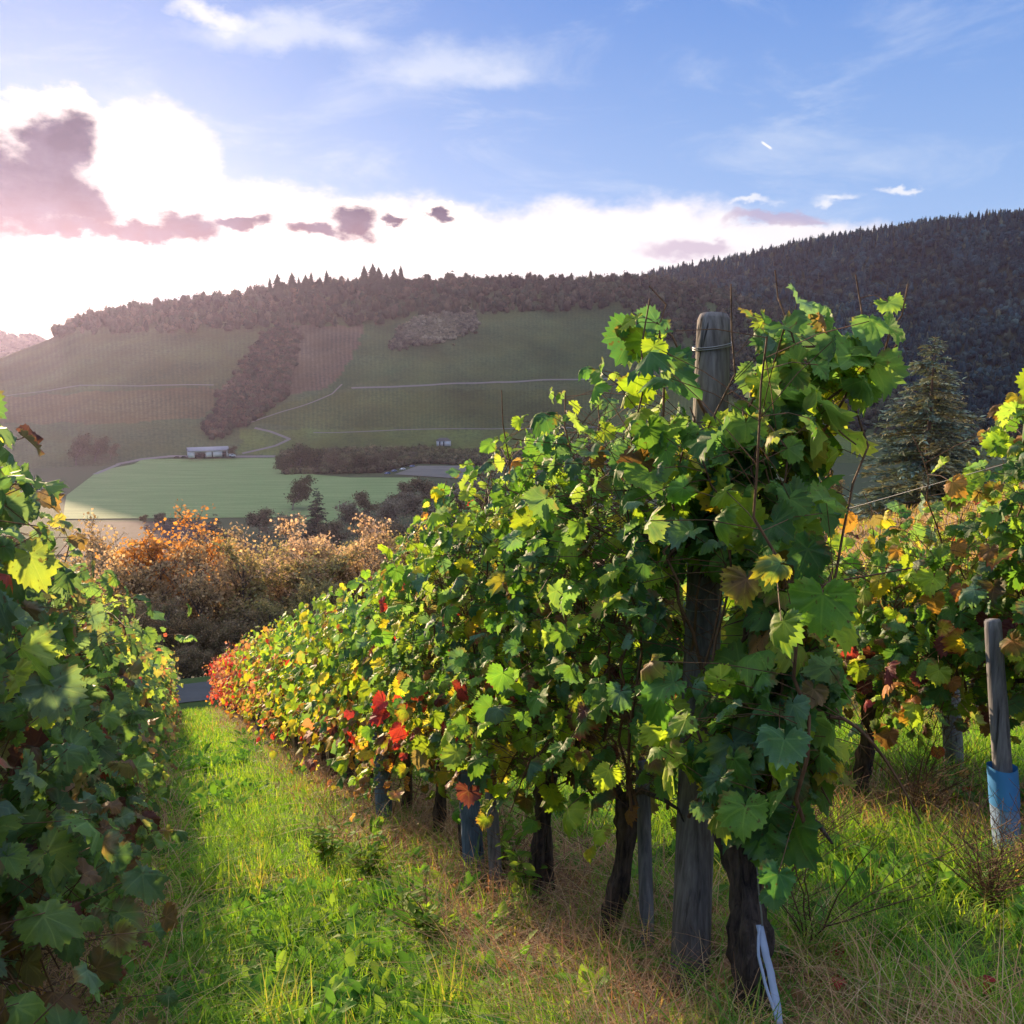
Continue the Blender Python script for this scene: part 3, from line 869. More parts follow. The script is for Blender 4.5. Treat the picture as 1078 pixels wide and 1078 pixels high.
def make_spruce(name, h, wid, label, cat, dens=1.0, cols=None, seed=1, group=None, lod=1.0):
    rnd = np.random.RandomState(seed)
    cols = cols or [(0.05, 0.065, 0.03), (0.075, 0.08, 0.035), (0.035, 0.05, 0.03)]
    t = empty(name, (0, 0, 0)); tag(t, label, cat, group)
    m_ = MB(); m_.tube(np.array([[0, 0, z] for z in np.linspace(0, h, 8)]), np.linspace(h * 0.014, 0.01, 8), 8, cap=False)
    pos = []; Tn = []; Nn = []; sc = []; cc = []
    nw = int(h * 2.6 * dens)
    for i in range(nw):
        z = h * (0.06 + 0.94 * (i + rnd.rand() * 0.6) / nw)
        f = 1 - z / h
        nbr = 5 + rnd.randint(4)
        for b in range(nbr):
            a = rnd.rand() * 2 * PI
            L = wid * (f ** 0.8) * (0.65 + 0.5 * rnd.rand()) + 0.12
            d = np.array([math.cos(a), math.sin(a), 0])
            k = 6
            s = np.linspace(0, 1, k)
            P = d[None] * (L * s)[:, None] + np.array([0, 0, 1])[None] * (z + L * (0.10 * s - 0.42 * s ** 2 + 0.16 * s ** 3) )[:, None]
            if lod >= 1: m_.tube(P, np.linspace(0.03, 0.008, k) * (0.5 + f), 3, cap=False)
            nt = max(3, int(L * 24 * lod))
            ss = 0.1 + 0.9 * rnd.rand(nt)
            q = np.stack([np.interp(ss, s, P[:, c]) for c in range(3)], 1)
            side = np.cross(d, [0, 0, 1])
            sg = np.where(rnd.rand(nt) < 0.5, 1, -1)
            tt = d[None] * 0.7 + side[None] * sg[:, None] * (0.9 * rnd.rand(nt))[:, None] + np.array([0, 0, -1])[None] * (0.25 + 0.6 * rnd.rand(nt))[:, None]
            pos.append(q); Tn.append(tt); Nn.append(np.array([0, 0, 1.0])[None] + rnd.randn(nt, 3) * 0.6)
            sl = (0.22 + 0.30 * rnd.rand(nt)) * (0.5 + 0.7 * f) * (1 if lod >= 1 else 1.9)
            sc.append(np.stack([sl * 0.42, sl, sl], 1))
            cc.append(np.array(cols)[rnd.randint(len(cols))] * (0.6 + 0.8 * rnd.rand(nt, 1)))
    m_.build('trunk', M['bark'], t)
    m2 = MB(); m2.inst(QL, np.concatenate(pos), frames(np.concatenate(Nn), np.concatenate(Tn)), np.concatenate(sc), np.concatenate(cc))
    m2.build('crown', M['needle'], t)
    return t

# big spruce on the right
sp = make_spruce('spruce_tree', 15.0, 4.3, 'tall grey green spruce standing alone behind the right-hand vines', 'tree', 2.0, seed=5,
                 cols=[(0.16, 0.22, 0.18), (0.22, 0.26, 0.18), (0.11, 0.17, 0.15), (0.26, 0.26, 0.16)])
d = pdir(985, 350); Ds = 62.0
gx, gy = d[0] * Ds, d[1] * Ds
ztop = d[2] * Ds
gz = float(H_all(gx, gy))
sp.location = (gx, gy, gz - 0.2)
hs = (ztop - gz) / 15.0
sp.scale = (1.65, 1.65, hs)
print('spruce ground', gz, 'top', ztop, 'scale', hs)

AUT = [(0.30, 0.16, 0.06), (0.24, 0.15, 0.08), (0.20, 0.15, 0.08), (0.42, 0.19, 0.05), (0.15, 0.14, 0.06)]
protos = []
kinds = [('orange leaved tree', [(0.6, 0.293, 0.073), (0.512, 0.268, 0.098), (0.366, 0.232, 0.11)], [3, 3, 2], 3200), ('tan brown tree with thinning leaves', [(0.512, 0.39, 0.256), (0.39, 0.293, 0.195), (0.293, 0.232, 0.146)], [3, 3, 2], 2700), ('olive brown bushy tree', [(0.317, 0.293, 0.134), (0.39, 0.329, 0.171), (0.22, 0.22, 0.11)], [3, 3, 2], 3200), ('pale pinkish brown tree', [(0.586, 0.439, 0.342), (0.464, 0.342, 0.244), (0.342, 0.256, 0.171)], [3, 3, 1], 2600), ('dark brown bush', [(0.207, 0.159, 0.11), (0.293, 0.207, 0.134), (0.183, 0.171, 0.098)], [3, 3, 2], 3400), ('yellow green tree', [(0.415, 0.39, 0.122), (0.293, 0.293, 0.098), (0.464, 0.354, 0.146)], [3, 3, 2], 3300)]
for i, (nm, cs, ws, nl) in enumerate(kinds):
    protos.append(make_tree('autumn_tree', 8.0, 2.9, int(nl * 2.6), cs, ws, 0.16, nm, 'tree', nb=16, multi=3, up=0.8, seed=100 + i, group='autumn trees below the vineyard lane'))
spots = [ # px, D, top_y, kind, wide
    (112, 47, 612, 1, 1.0), (135, 52, 590, 3, 1.0), (160, 46, 585, 1, 1.0), (185, 50, 562, 0, 1.1), (212, 58, 572, 1, 0.9), (148, 42, 640, 4, .9),
    (232, 46, 600, 1, 1.0), (250, 52, 582, 3, 1.0), (272, 47, 580, 2, 1.1), (298, 56, 572, 1, 1.0), (318, 48, 580, 3, 1.0), (345, 54, 553, 3, 1.0),
    (330, 44, 620, 2, 1.0), (368, 50, 570, 1, 1.0), (395, 58, 575, 2, 1.0), (408, 50, 590, 3, 1.0), (428, 60, 562, 5, 0.9), (290, 43, 640, 2, 1.0),
    (195, 43, 660, 4, 0.8), (228, 43, 655, 4, 0.8), (260, 42, 655, 4, 0.9), (170, 43, 650, 1, 0.8), (122, 43, 655, 4, 1.0), (90, 46, 640, 4, 1.0),
    (100, 58, 570, 1, 1.0), (360, 42, 640, 4, 1.0), (400, 44, 640, 4, 1.0), (440, 48, 620, 2, 1.0), (465, 56, 590, 2, 1.0), (210, 40.5, 690, 4, .6), (185, 40.3, 690, 4, .6), (240, 40.6, 688, 4, .6)]
wh = ['far left of the thicket', 'left edge of the thicket', 'left part of the thicket']
used = set()
ordw = ['first', 'second', 'third', 'fourth', 'fifth', 'sixth', 'seventh', 'eighth', 'ninth', 'tenth', 'eleventh', 'twelfth', 'thirteenth', 'fourteenth', 'fifteenth', 'sixteenth', 'seventeenth',
        'eighteenth', 'nineteenth', 'twentieth', 'twenty-first', 'twenty-second', 'twenty-third', 'twenty-fourth', 'twenty-fifth', 'twenty-sixth', 'twenty-seventh', 'twenty-eighth', 'twenty-ninth', 'thirtieth', 'thirty-first', 'thirty-second', 'thirty-third', 'thirty-fourth']
bykind = {}
for s_ in sorted(spots): bykind.setdefault(s_[3], []).append(s_)
def treeh(p, top_y, D):
    return D * (-math.sin(PITCH) + (539 - top_y) / 1000.0 * math.cos(PITCH)) - p[2]
for k, lst in bykind.items():
    for i, (px, D, ty, kd, wd) in enumerate(lst):
        p = at(px, D); hh = treeh(p, ty - 10, D)
        sc = (0.95 * wd * max(0.5, min(1.25, hh / 8.0)), 0.95 * wd * max(0.5, min(1.25, hh / 8.0)), hh / 8.6)
        lab = '%s, %s such from the left in the thicket' % (kinds[kd][0], ordw[i])
        src = protos[kd]
        if i == 0:
            src.location = p - np.array([0, 0, 0.2]); src.rotation_euler = (0, 0, rs.rand() * 6); src.scale = sc; src['label'] = lab
        else:
            copy_thing(src, p - np.array([0, 0, 0.2]), rs.rand() * 6, sc, lab)

# valley trees
def simple_tree(name, h, w, cols, wts, seed, label, group, nl=2600, ls=0.45):
    return make_tree(name, h, w, nl, cols, wts, ls, label, 'tree', nb=12, multi=1, up=0.4, seed=seed, group=group, twigs=False)
vt = [simple_tree('valley_tree', 10, 4.2, [(0.055, 0.06, 0.03), (0.08, 0.08, 0.04)], [1, 1], 301, '', 'trees in the valley', 3600),
      simple_tree('valley_tree', 10, 4.5, [(0.10, 0.09, 0.055), (0.15, 0.13, 0.085)], [1, 1], 302, '', 'trees in the valley', 2600),
      simple_tree('valley_tree', 10, 4.5, [(0.20, 0.19, 0.16), (0.14, 0.13, 0.10)], [1, 1], 303, '', 'trees in the valley', 2400)]
vspots = [ # px, base y, top y, kind, desc
    (308, 538, 500, 0, 'large round dark tree standing at the corner of the green field'),
    (318, 498, 466, 0, 'tallest dark tree of the clump behind the green field'),
    (303, 499, 478, 0, 'small dark tree at the left end of the clump behind the field'),
    (338, 498, 470, 0, 'dark tree second in the clump behind the field'),
    (356, 498, 472, 1, 'brown tree in the middle of the clump behind the field'),
    (374, 497, 474, 0, 'dark tree right of the middle of the clump behind the field'),
    (392, 496, 476, 1, 'brown tree at the right end of the clump behind the field'),
    (412, 490, 472, 1, 'small brown tree behind the parked cars'),
    (430, 486, 472, 2, 'small grey tree between the cars and the white hut'),
    (150, 552, 541, 1, 'lone small bush at the near edge of the field on the left'),
    (172, 556, 538, 1, 'small brown tree at the near edge of the green field'),
    (186, 557, 543, 2, 'small grey bush at the near edge of the green field'),
    (272, 566, 533, 1, 'brown tree in front of the green field left of the round tree'),
    (290, 570, 535, 2, 'grey tree in front of the green field below the round tree'),
    (100, 486, 458, 0, 'dark tree at the left foot of the hill'),
    (80, 490, 455, 0, 'tall dark tree at the far left foot of the hill'),
    (116, 484, 466, 1, 'small brown tree at the left foot of the hill'),
    (242, 482, 468, 1, 'small brown tree right of the farm shed'),
    (372, 560, 520, 2, 'grey bare tree right of the dark fir in the valley'),
    (390, 548, 515, 1, 'brown tree above the thicket in the middle valley'),
    (405, 565, 522, 2, 'pale grey bare tree in the middle valley'),
    (422, 540, 508, 1, 'brown tree left of the gravel yard'),
    (438, 556, 515, 2, 'pale grey tree below the gravel yard'),
    (455, 540, 502, 1, 'brown tree just below the gravel yard'),
    (470, 560, 508, 2, 'large pale grey bare tree beside the big vine row'),
    (486, 545, 500, 2, 'pale grey tree behind the top of the big vine row'),
    (500, 560, 515, 1, 'brown tree behind the top of the big vine row'),
    (450, 585, 540, 2, 'grey bare tree low in the valley beside the vine row'),
    (352, 582, 545, 1, 'brown tree behind the thicket below the dark fir'),
    (395, 590, 545, 2, 'grey tree behind the thicket left of the vine row'),
    (250, 585, 555, 2, 'grey tree behind the orange trees'),
    (420, 595, 548, 1, 'brown tree low in the valley behind the thicket')]
first = [True] * 3
for px, by, ty, k, lab in vspots:
    p, R = hit(px, by, 60)
    hh = treeh(p, ty, math.hypot(p[0], p[1]) * math.cos(math.atan2(p[0], p[1])) / 0.985)
    s = hh / 10.5
    sc = (s * 1.15, s * 1.15, s)
    if first[k]:
        o = vt[k]; o.location = p; o.scale = sc; o['label'] = lab; first[k] = False
    else:
        copy_thing(vt[k], p, rs.rand() * 6, sc, lab)
# conifers in the valley and along the ridge
fir = make_spruce('fir_tree', 12, 3.4, '', 'tree', 0.7, seed=9, lod=0.6, group='firs across the valley',
                  cols=[(0.03, 0.042, 0.03), (0.05, 0.055, 0.035)])
fs = [(335, 566, 512, 1.15, 'dark fir standing in the valley right of the round tree'), (229, 600, 540, 1.2, 'dark fir rising behind the orange trees'),
      (203, 606, 566, 1.0, 'smaller dark fir left of the fir behind the orange trees')]
for i, (px, by, ty, wd, lab) in enumerate(fs):
    p, R = hit(px, by, 60)
    s = treeh(p, ty, p[1] / 0.985) / 12
    if i == 0: fir.location = p; fir.scale = (s * wd, s * wd, s); fir['label'] = lab
    else: copy_thing(fir, p, rs.rand() * 6, (s * wd, s * wd, s), lab)
def ridge_conifer():
    t = empty('ridge_conifer', (0, 0, 0)); tag(t, '', 'tree', 'conifers on the ridge across the valley')
    rnd = np.random.RandomState(12)
    m_ = MB(); m_.tube([(0, 0, 0), (0, 0, 6), (0.05, 0, 11.6)], [0.25, 0.16, 0.03], 6); m_.build('trunk', M['bark'], t)
    m2 = MB(); ns = 15
    for i in range(11):
        z0 = 2.2 + 9.4 * i / 11.0; r0 = 2.6 * (1 - i / 11.5) ** 0.85 * (0.85 + .3 * rnd.rand())
        a = np.arange(ns * 2) * PI / ns + rnd.rand()
        rr = np.where(np.arange(ns * 2) % 2 == 0, r0, r0 * 0.45) * (0.7 + .5 * rnd.rand(ns * 2))
        V = np.concatenate([[[0, 0, z0 + 1.5]], np.stack([np.cos(a) * rr, np.sin(a) * rr, z0 - 0.35 * rr + .2 * rnd.randn(ns * 2)], 1)])
        F = [[0, 1 + j, 1 + (j + 1) % (2 * ns)] for j in range(2 * ns)]
        m2.add(V, F, np.array([0.03, 0.042, 0.026]) * (0.8 + .4 * rnd.rand()))
    m2.build('crown', M['needle'], t)
    return t
rx_ = [288, 296, 303, 311, 318, 325, 331, 340, 347, 354, 361, 369, 378, 386, 395, 401, 409, 417, 424, 433, 445, 460]
for i, px in enumerate(rx_):
    az = math.atan((px - 539) / 1010.0); Rr = float(RrA(np.array(az))) - 25 - 30 * rs.rand()
    x, y = Rr * math.sin(az), Rr * math.cos(az)
    z = float(H_A(x, y))
    h = (19 + 18 * rs.rand()) * (0.65 if px > 425 else 1.0); px = px + rs.randn() * 2.5
    lab = 'dark ridge conifer, %s from the left against the bright sky' % ordw[i]
    if i == 0:
        ridge_c = ridge_conifer(); ridge_c.location = (x, y, z - 1); ridge_c['label'] = lab; ridge_c.scale = (h / 12 * 1.1, h / 12 * 1.1, h / 12)
    else:
        w_ = 0.9 + 1.1 * rs.rand()
        copy_thing(ridge_c, (x, y, z - 1), rs.rand() * 6, (h / 12 * w_, h / 12 * w_, h / 12), lab)

# ------------------------------------------------------------------ farm shed, hut, cars
def rotm(a):
    return np.array([[math.cos(a), -math.sin(a), 0], [math.sin(a), math.cos(a), 0], [0, 0, 1]])
def shed():
    p, R = hit(219, 480.5, 300)
    a = -math.atan2(p[0], p[1])
    t = empty('farm_shed', p, a + 0.12); tag(t, 'long white farm shed with a low grey roof and dark open bay across the field', 'shed')
    L, Dp, h = 31.0, 12.0, 5.0
    m_ = MB()
    for x0, x1 in ((-L / 2, -11), (-2.5, 2.2), (3.2, 10.5), (13.8, L / 2)):
        m_.box(((x0 + x1) / 2, -Dp / 2, h / 2), (x1 - x0, 0.3, h))
    m_.box((0, Dp / 2, h / 2), (L, 0.3, h)); m_.box((-L / 2 + .15, 0, h / 2), (0.3, Dp - .62, h)); m_.box((L / 2 - .15, 0, h / 2), (0.3, Dp - .62, h))
    m_.box((0, -Dp / 2, h - 0.35), (L - 4, 0.34, 0.7))
    m_.build('wall', M['white'], t)
    m_ = MB()
    V = np.array([[-L / 2 - .8, -Dp / 2 - 1, h], [L / 2 + .8, -Dp / 2 - 1, h], [L / 2 + .8, 0, h + 2.6], [-L / 2 - .8, 0, h + 2.6], [-L / 2 - .8, Dp / 2 + 1, h], [L / 2 + .8, Dp / 2 + 1, h]])
    V = np.concatenate([V, V + np.array([0, 0, 0.35])])
    m_.add(V, np.array([[0, 1, 2, 3], [3, 2, 5, 4], [6, 9, 8, 7], [9, 10, 11, 8], [0, 6, 7, 1], [4, 5, 11, 10], [0, 3, 9, 6], [3, 4, 10, 9], [1, 7, 8, 2], [2, 8, 11, 5]]))
    m_.build('roof', M['roof'], t)
    for x0, x1 in ((2.25, 3.15), (10.6, 13.7)):
        m_ = MB(); m_.box(((x0 + x1) / 2, -Dp / 2 + 0.1, 2.1), (x1 - x0, 0.1, 4.2)); m_.build('door', M['dark'], t)
    m_ = MB(); m_.box((-6.7, -Dp / 2 + 2.5, 1.1), (6.5, 2.0, 2.2)); m_.box((-6.2, -Dp / 2 + 2.6, 2.6), (3.5, 1.6, .8)); m_.build('stored_machinery', M['dark'], t)
    return p, a
shp, sha = shed()
def car(name, loc, rz, body, label, van=False):
    t = empty(name, loc, rz); tag(t, label, 'car' if not van else 'van', 'vehicles across the valley')
    L, Wd, hb, ht = (4.3, 1.75, 0.85, 1.45) if not van else (5.2, 2.0, 1.2, 2.2)
    m_ = MB()
    prof = [(-L / 2, 0.35), (-L / 2, hb), (-L * .30, hb + .05), (-L * .18, ht), (L * .28, ht), (L * .42, hb + .05), (L / 2, hb - .08), (L / 2, 0.35)]
    if van: prof = [(-L / 2, 0.35), (-L / 2, ht - .1), (-L * .45, ht), (L * .2, ht), (L * .33, hb + .1), (L / 2, hb - .1), (L / 2, 0.35)]
    n = len(prof)
    V = [[x, -Wd / 2 * (0.85 if z > hb + .1 else 1), z] for x, z in prof] + [[x, Wd / 2 * (0.85 if z > hb + .1 else 1), z] for x, z in prof]
    F = [[i, (i + 1) % n, n + (i + 1) % n, n + i] for i in range(n)]
    m_.add(V, F)
    m_.add(V[:n], [[0, i, i + 1] for i in range(1, n - 1)]); m_.add(V[n:], [[0, i + 1, i] for i in range(1, n - 1)])
    m_.build('body', body, t)
    m_ = MB(); m_.box((L * .03, 0, (hb + ht) / 2), (L * .40, Wd * .93, (ht - hb) * .55)); m_.build('side_window', M['glass'], t)
    for x in (-L * .31, L * .31):
        for y in (-Wd / 2, Wd / 2):
            m_ = MB(); m_.tube([(x, y - .11, .33), (x, y + .11, .33)], .33, 12); m_.build('wheel', M['rubber'], t)
R_ = rotm(sha)
car('parked_car', shp + R_ @ np.array([19, -6, 0]), sha, M['carwhite'], 'white van parked at the right end of the farm shed', True)
car('parked_car', shp + R_ @ np.array([-19, -3, 0]), sha, M['cardark'], 'dark car parked nearest the left end of the farm shed')
car('parked_car', shp + R_ @ np.array([-24.5, -2, 0]), sha + .3, M['cardark'], 'dark car parked farther left of the farm shed')
for px, py, m_, l in ((408, 500, 'carblue', 'blue car parked at the left end of the gravel yard'), (415, 497.5, 'carblue', 'blue car parked second on the gravel yard'),
                      (424, 495.5, 'carwhite', 'pale car parked in the middle of the gravel yard'), (434, 492.5, 'carblue', 'blue car parked at the right end of the gravel yard')):
    p, R = hit(px, py, 300); p[2] += 0.55
    car('parked_car', p, sha + 0.5, M[m_], l)
def hut():
    p, R = hit(467, 469, 300)
    a = -math.atan2(p[0], p[1])
    t = empty('vineyard_hut', p, a + 0.1); tag(t, 'small white hut with a dark hipped roof on the slope above the valley', 'hut')
    m_ = MB()
    for x0, x1 in ((-6, -4.2), (-3.0, -0.8), (0.4, 6)):
        m_.box(((x0 + x1) / 2, -3, 1.8), (x1 - x0, .3, 4.6))
    m_.box((0, 3, 1.8), (12, .3, 4.6)); m_.box((-5.85, 0, 1.8), (.3, 5.6, 4.6)); m_.box((5.85, 0, 1.8), (.3, 5.6, 4.6))
    m_.build('wall', M['white'], t)
    m_ = MB()
    V = [[-6.7, -3.7, 4.1], [6.7, -3.7, 4.1], [6.7, 3.7, 4.1], [-6.7, 3.7, 4.1], [-3.2, 0, 6.6], [3.2, 0, 6.6]]
    m_.add(V, [[0, 1, 5, 4], [2, 3, 4, 5]]); m_.add(V, [[1, 2, 5], [3, 0, 4], [0, 2, 1], [0, 3, 2]])
    m_.build('roof', M['dark'], t)
    for x in (-3.6, -0.2):
        m_ = MB(); m_.box((x, -2.85, 1.6), (1.15, .1, 4.0)); m_.build('door', M['dark'], t)
hut()

# ------------------------------------------------------------------ grape leaves
def leaf_template(nring, teeth=True, mid=True):
    """five-lobed vine leaf, stalk at the origin, tip to +y, about one unit long"""
    ctrl = [(-170, 0.26), (-155, 0.42), (-130, 0.52), (-104, 0.58), (-82, 0.53), (-66, 0.58), (-44, 0.69), (-26, 0.62), (-12, 0.73), (0, 0.80)]
    ctrl = ctrl + [(-a, r) for a, r in ctrl[-2::-1]]
    a = np.array([c[0] for c in ctrl]); r = np.array([c[1] for c in ctrl])
    t = np.linspace(-170, 170, nring)
    rr = np.interp(t, a, r)
    if teeth: rr = rr * (1 + 0.07 * np.where(np.arange(nring) % 2 == 0, 1, -1))
    th = np.radians(t)
    ox = np.sin(th) * rr; oy = np.cos(th) * rr + 0.06
    def z(x, y):
        return -0.22 * np.abs(x) ** 1.6 - 0.20 * np.clip(y, 0, 1) ** 2 + 0.05 * np.sin(7 * np.arctan2(x, y)) * np.hypot(x, y)
    V = [[0, 0, 0]]
    F = []
    if mid:
        nm = (nring + 1) // 2
        for i in range(nm):
            k = i * 2 if i * 2 < nring else nring - 1
            x, y = ox[k] * 0.55, oy[k] * 0.55
            V.append([x, y, z(x, y) + 0.02])
        b = 1 + nm
        for i in range(nring): V.append([ox[i], oy[i], z(ox[i], oy[i])])
        for i in range(nm - 1):
            F.append([0, 1 + i + 1, 1 + i])
            F += [[1 + i, b + 2 * i + 1, b + 2 * i], [1 + i, 1 + i + 1, b + 2 * i + 1]]
            if 2 * i + 2 < nring: F.append([1 + i + 1, b + 2 * i + 2, b + 2 * i + 1])
    else:
        for i in range(nring): V.append([ox[i], oy[i], z(ox[i], oy[i])])
        for i in range(nring - 1): F.append([0, 2 + i, 1 + i])
    V = np.array(V)
    return V, np.array(F), V[:, :2].copy()
def variants(T, k, rnd):
    out = []
    for i in range(k):
        V, F, Uv = T
        V = V.copy()
        a, b, c = rnd.rand(3)
        V[:, 2] += (a - 0.4) * 0.5 * V[:, 0] * V[:, 0] + (b - 0.5) * 0.5 * V[:, 1] ** 2 + (c - 0.5) * 0.4 * V[:, 0] * V[:, 1]
        fold = 0.25 + 0.5 * rnd.rand()
        if i % 3 == 0: V[:, 2] += fold * np.abs(V[:, 0])
        if i % 3 == 1:   # curling half-dried leaf
            V[:, 2] -= 0.7 * (V[:, 0] ** 2 + (V[:, 1] - .3) ** 2); V[:, 0] *= 0.75
        V[:, 0] *= 0.95 + 0.25 * rnd.rand()
        V[:, 2] += 0.045 * rnd.randn(len(V))
        V[:, 2] += 0.10 * np.sin(V[:, 0] * 5 + i) * np.cos(V[:, 1] * 4 + 2 * i)
        out.append((V, F, Uv))
    return out
LR = np.random.RandomState(3)
LEAF_HI = variants(leaf_template(49), 14, LR)
LEAF_MID = variants(leaf_template(17, True, False), 8, LR)
LEAF_LO = variants(leaf_template(9, False, False), 6, LR)

GRN = dict(dk=(0.065, 0.155, 0.065), md=(0.12, 0.245, 0.055), yg=(0.29, 0.40, 0.05), ye=(0.52, 0.42, 0.05), og=(0.42, 0.20, 0.07),
           rd=(0.40, 0.04, 0.055), pu=(0.13, 0.035, 0.045), br=(0.20, 0.11, 0.06), pk=(0.50, 0.19, 0.17), bl=(0.105, 0.20, 0.145))
KEY = list(GRN); KC = np.array([GRN[k] for k in KEY])
def leaf_colors(row, u, hf, rnd, age):
    """hf: relative height 0..1 in the canopy, arrays"""
    n = len(hf)
    Wt = np.zeros((n, len(KEY)))
    def setw(mask, d, f=1.0):
        for k, v in d.items(): Wt[mask, KEY.index(k)] += v * f
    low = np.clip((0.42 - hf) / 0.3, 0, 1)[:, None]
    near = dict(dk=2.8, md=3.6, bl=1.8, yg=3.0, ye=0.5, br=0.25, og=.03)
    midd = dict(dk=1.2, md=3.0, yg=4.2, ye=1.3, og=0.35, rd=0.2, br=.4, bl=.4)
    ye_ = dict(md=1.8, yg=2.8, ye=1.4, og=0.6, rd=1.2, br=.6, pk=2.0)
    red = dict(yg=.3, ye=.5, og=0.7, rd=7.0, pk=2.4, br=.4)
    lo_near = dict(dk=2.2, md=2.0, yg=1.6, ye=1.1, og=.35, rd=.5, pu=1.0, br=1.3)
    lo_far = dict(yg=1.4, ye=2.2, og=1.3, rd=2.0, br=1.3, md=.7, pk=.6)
    if row == 2 and u < 2.5: lo_near = dict(dk=3, md=2.5, bl=2.5, yg=1.2, ye=.3, br=.3, pu=.15)
    if row == 1:
        near = dict(dk=2.6, md=2.2, bl=3.2, yg=0.8, ye=0.3, br=1.2, og=.1, pu=.8, rd=.25)  # extra blue-grey partly puts sky sheen into the leaf colours
        midd = dict(dk=2.5, md=2.5, bl=1.2, yg=1.3, ye=.7, og=.4, br=.6, rd=.3)
        ye_ = dict(dk=1.0, md=1.5, yg=1.8, ye=1.6, og=1.3, rd=1.2, br=.6); red = ye_
        lo_near = dict(dk=3.0, md=2.2, bl=1.5, yg=.8, br=1.3, pu=.7, og=.15); lo_far = dict(dk=1.5, md=1, br=1.6, og=.8, rd=.7, pu=.6, ye=.5)
    if row >= 3:
        near = dict(dk=1.8, md=3.2, bl=.6, yg=3.6, ye=0.6, br=.3, og=.1, rd=.06, pu=.2)
        midd = near
        lo_near = dict(dk=1.8, md=2.4, yg=1.4, ye=.7, og=.4, rd=.3, pu=.9, br=.9); lo_far = lo_near; ye_ = near; red = near
    a = np.clip((u - 3.2) / 4.5, 0, 1); b = np.clip((u - 10) / 6, 0, 1); c = np.clip((u - 17) / 6, 0, 1)
    ws = [(near, (1 - a)), (midd, a * (1 - b)), (ye_, b * (1 - c)), (red, c)]
    hi = np.zeros_like(Wt); lo = np.zeros_like(Wt)
    for d, f in ws:
        for k, v in d.items(): hi[:, KEY.index(k)] += v * f
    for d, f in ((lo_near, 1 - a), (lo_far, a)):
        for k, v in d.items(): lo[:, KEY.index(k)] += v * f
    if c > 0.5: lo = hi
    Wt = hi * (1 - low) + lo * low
    Wt /= Wt.sum(1, keepdims=True)
    cum = np.cumsum(Wt, 1)
    # age is a smooth value per shoot mixed with a random per leaf, so colours cluster
    x = np.where(rnd.rand(n) < 0.45, age, rnd.rand(n))
    k = (cum < x[:, None]).sum(1).clip(0, len(KEY) - 1)
    if row == 1:
        kc = KC[k]; gk = kc.mean(1, keepdims=True); kc = kc * 0.72 + gk * np.array([0.29, 0.28, 0.26])
        return kc * 1.2 * (0.75 + 0.5 * rnd.rand(n, 1))
    return KC[k] * (0.75 + 0.5 * rnd.rand(n, 1)) * (1 + 0.12 * (rnd.rand(n, 3) - .5))

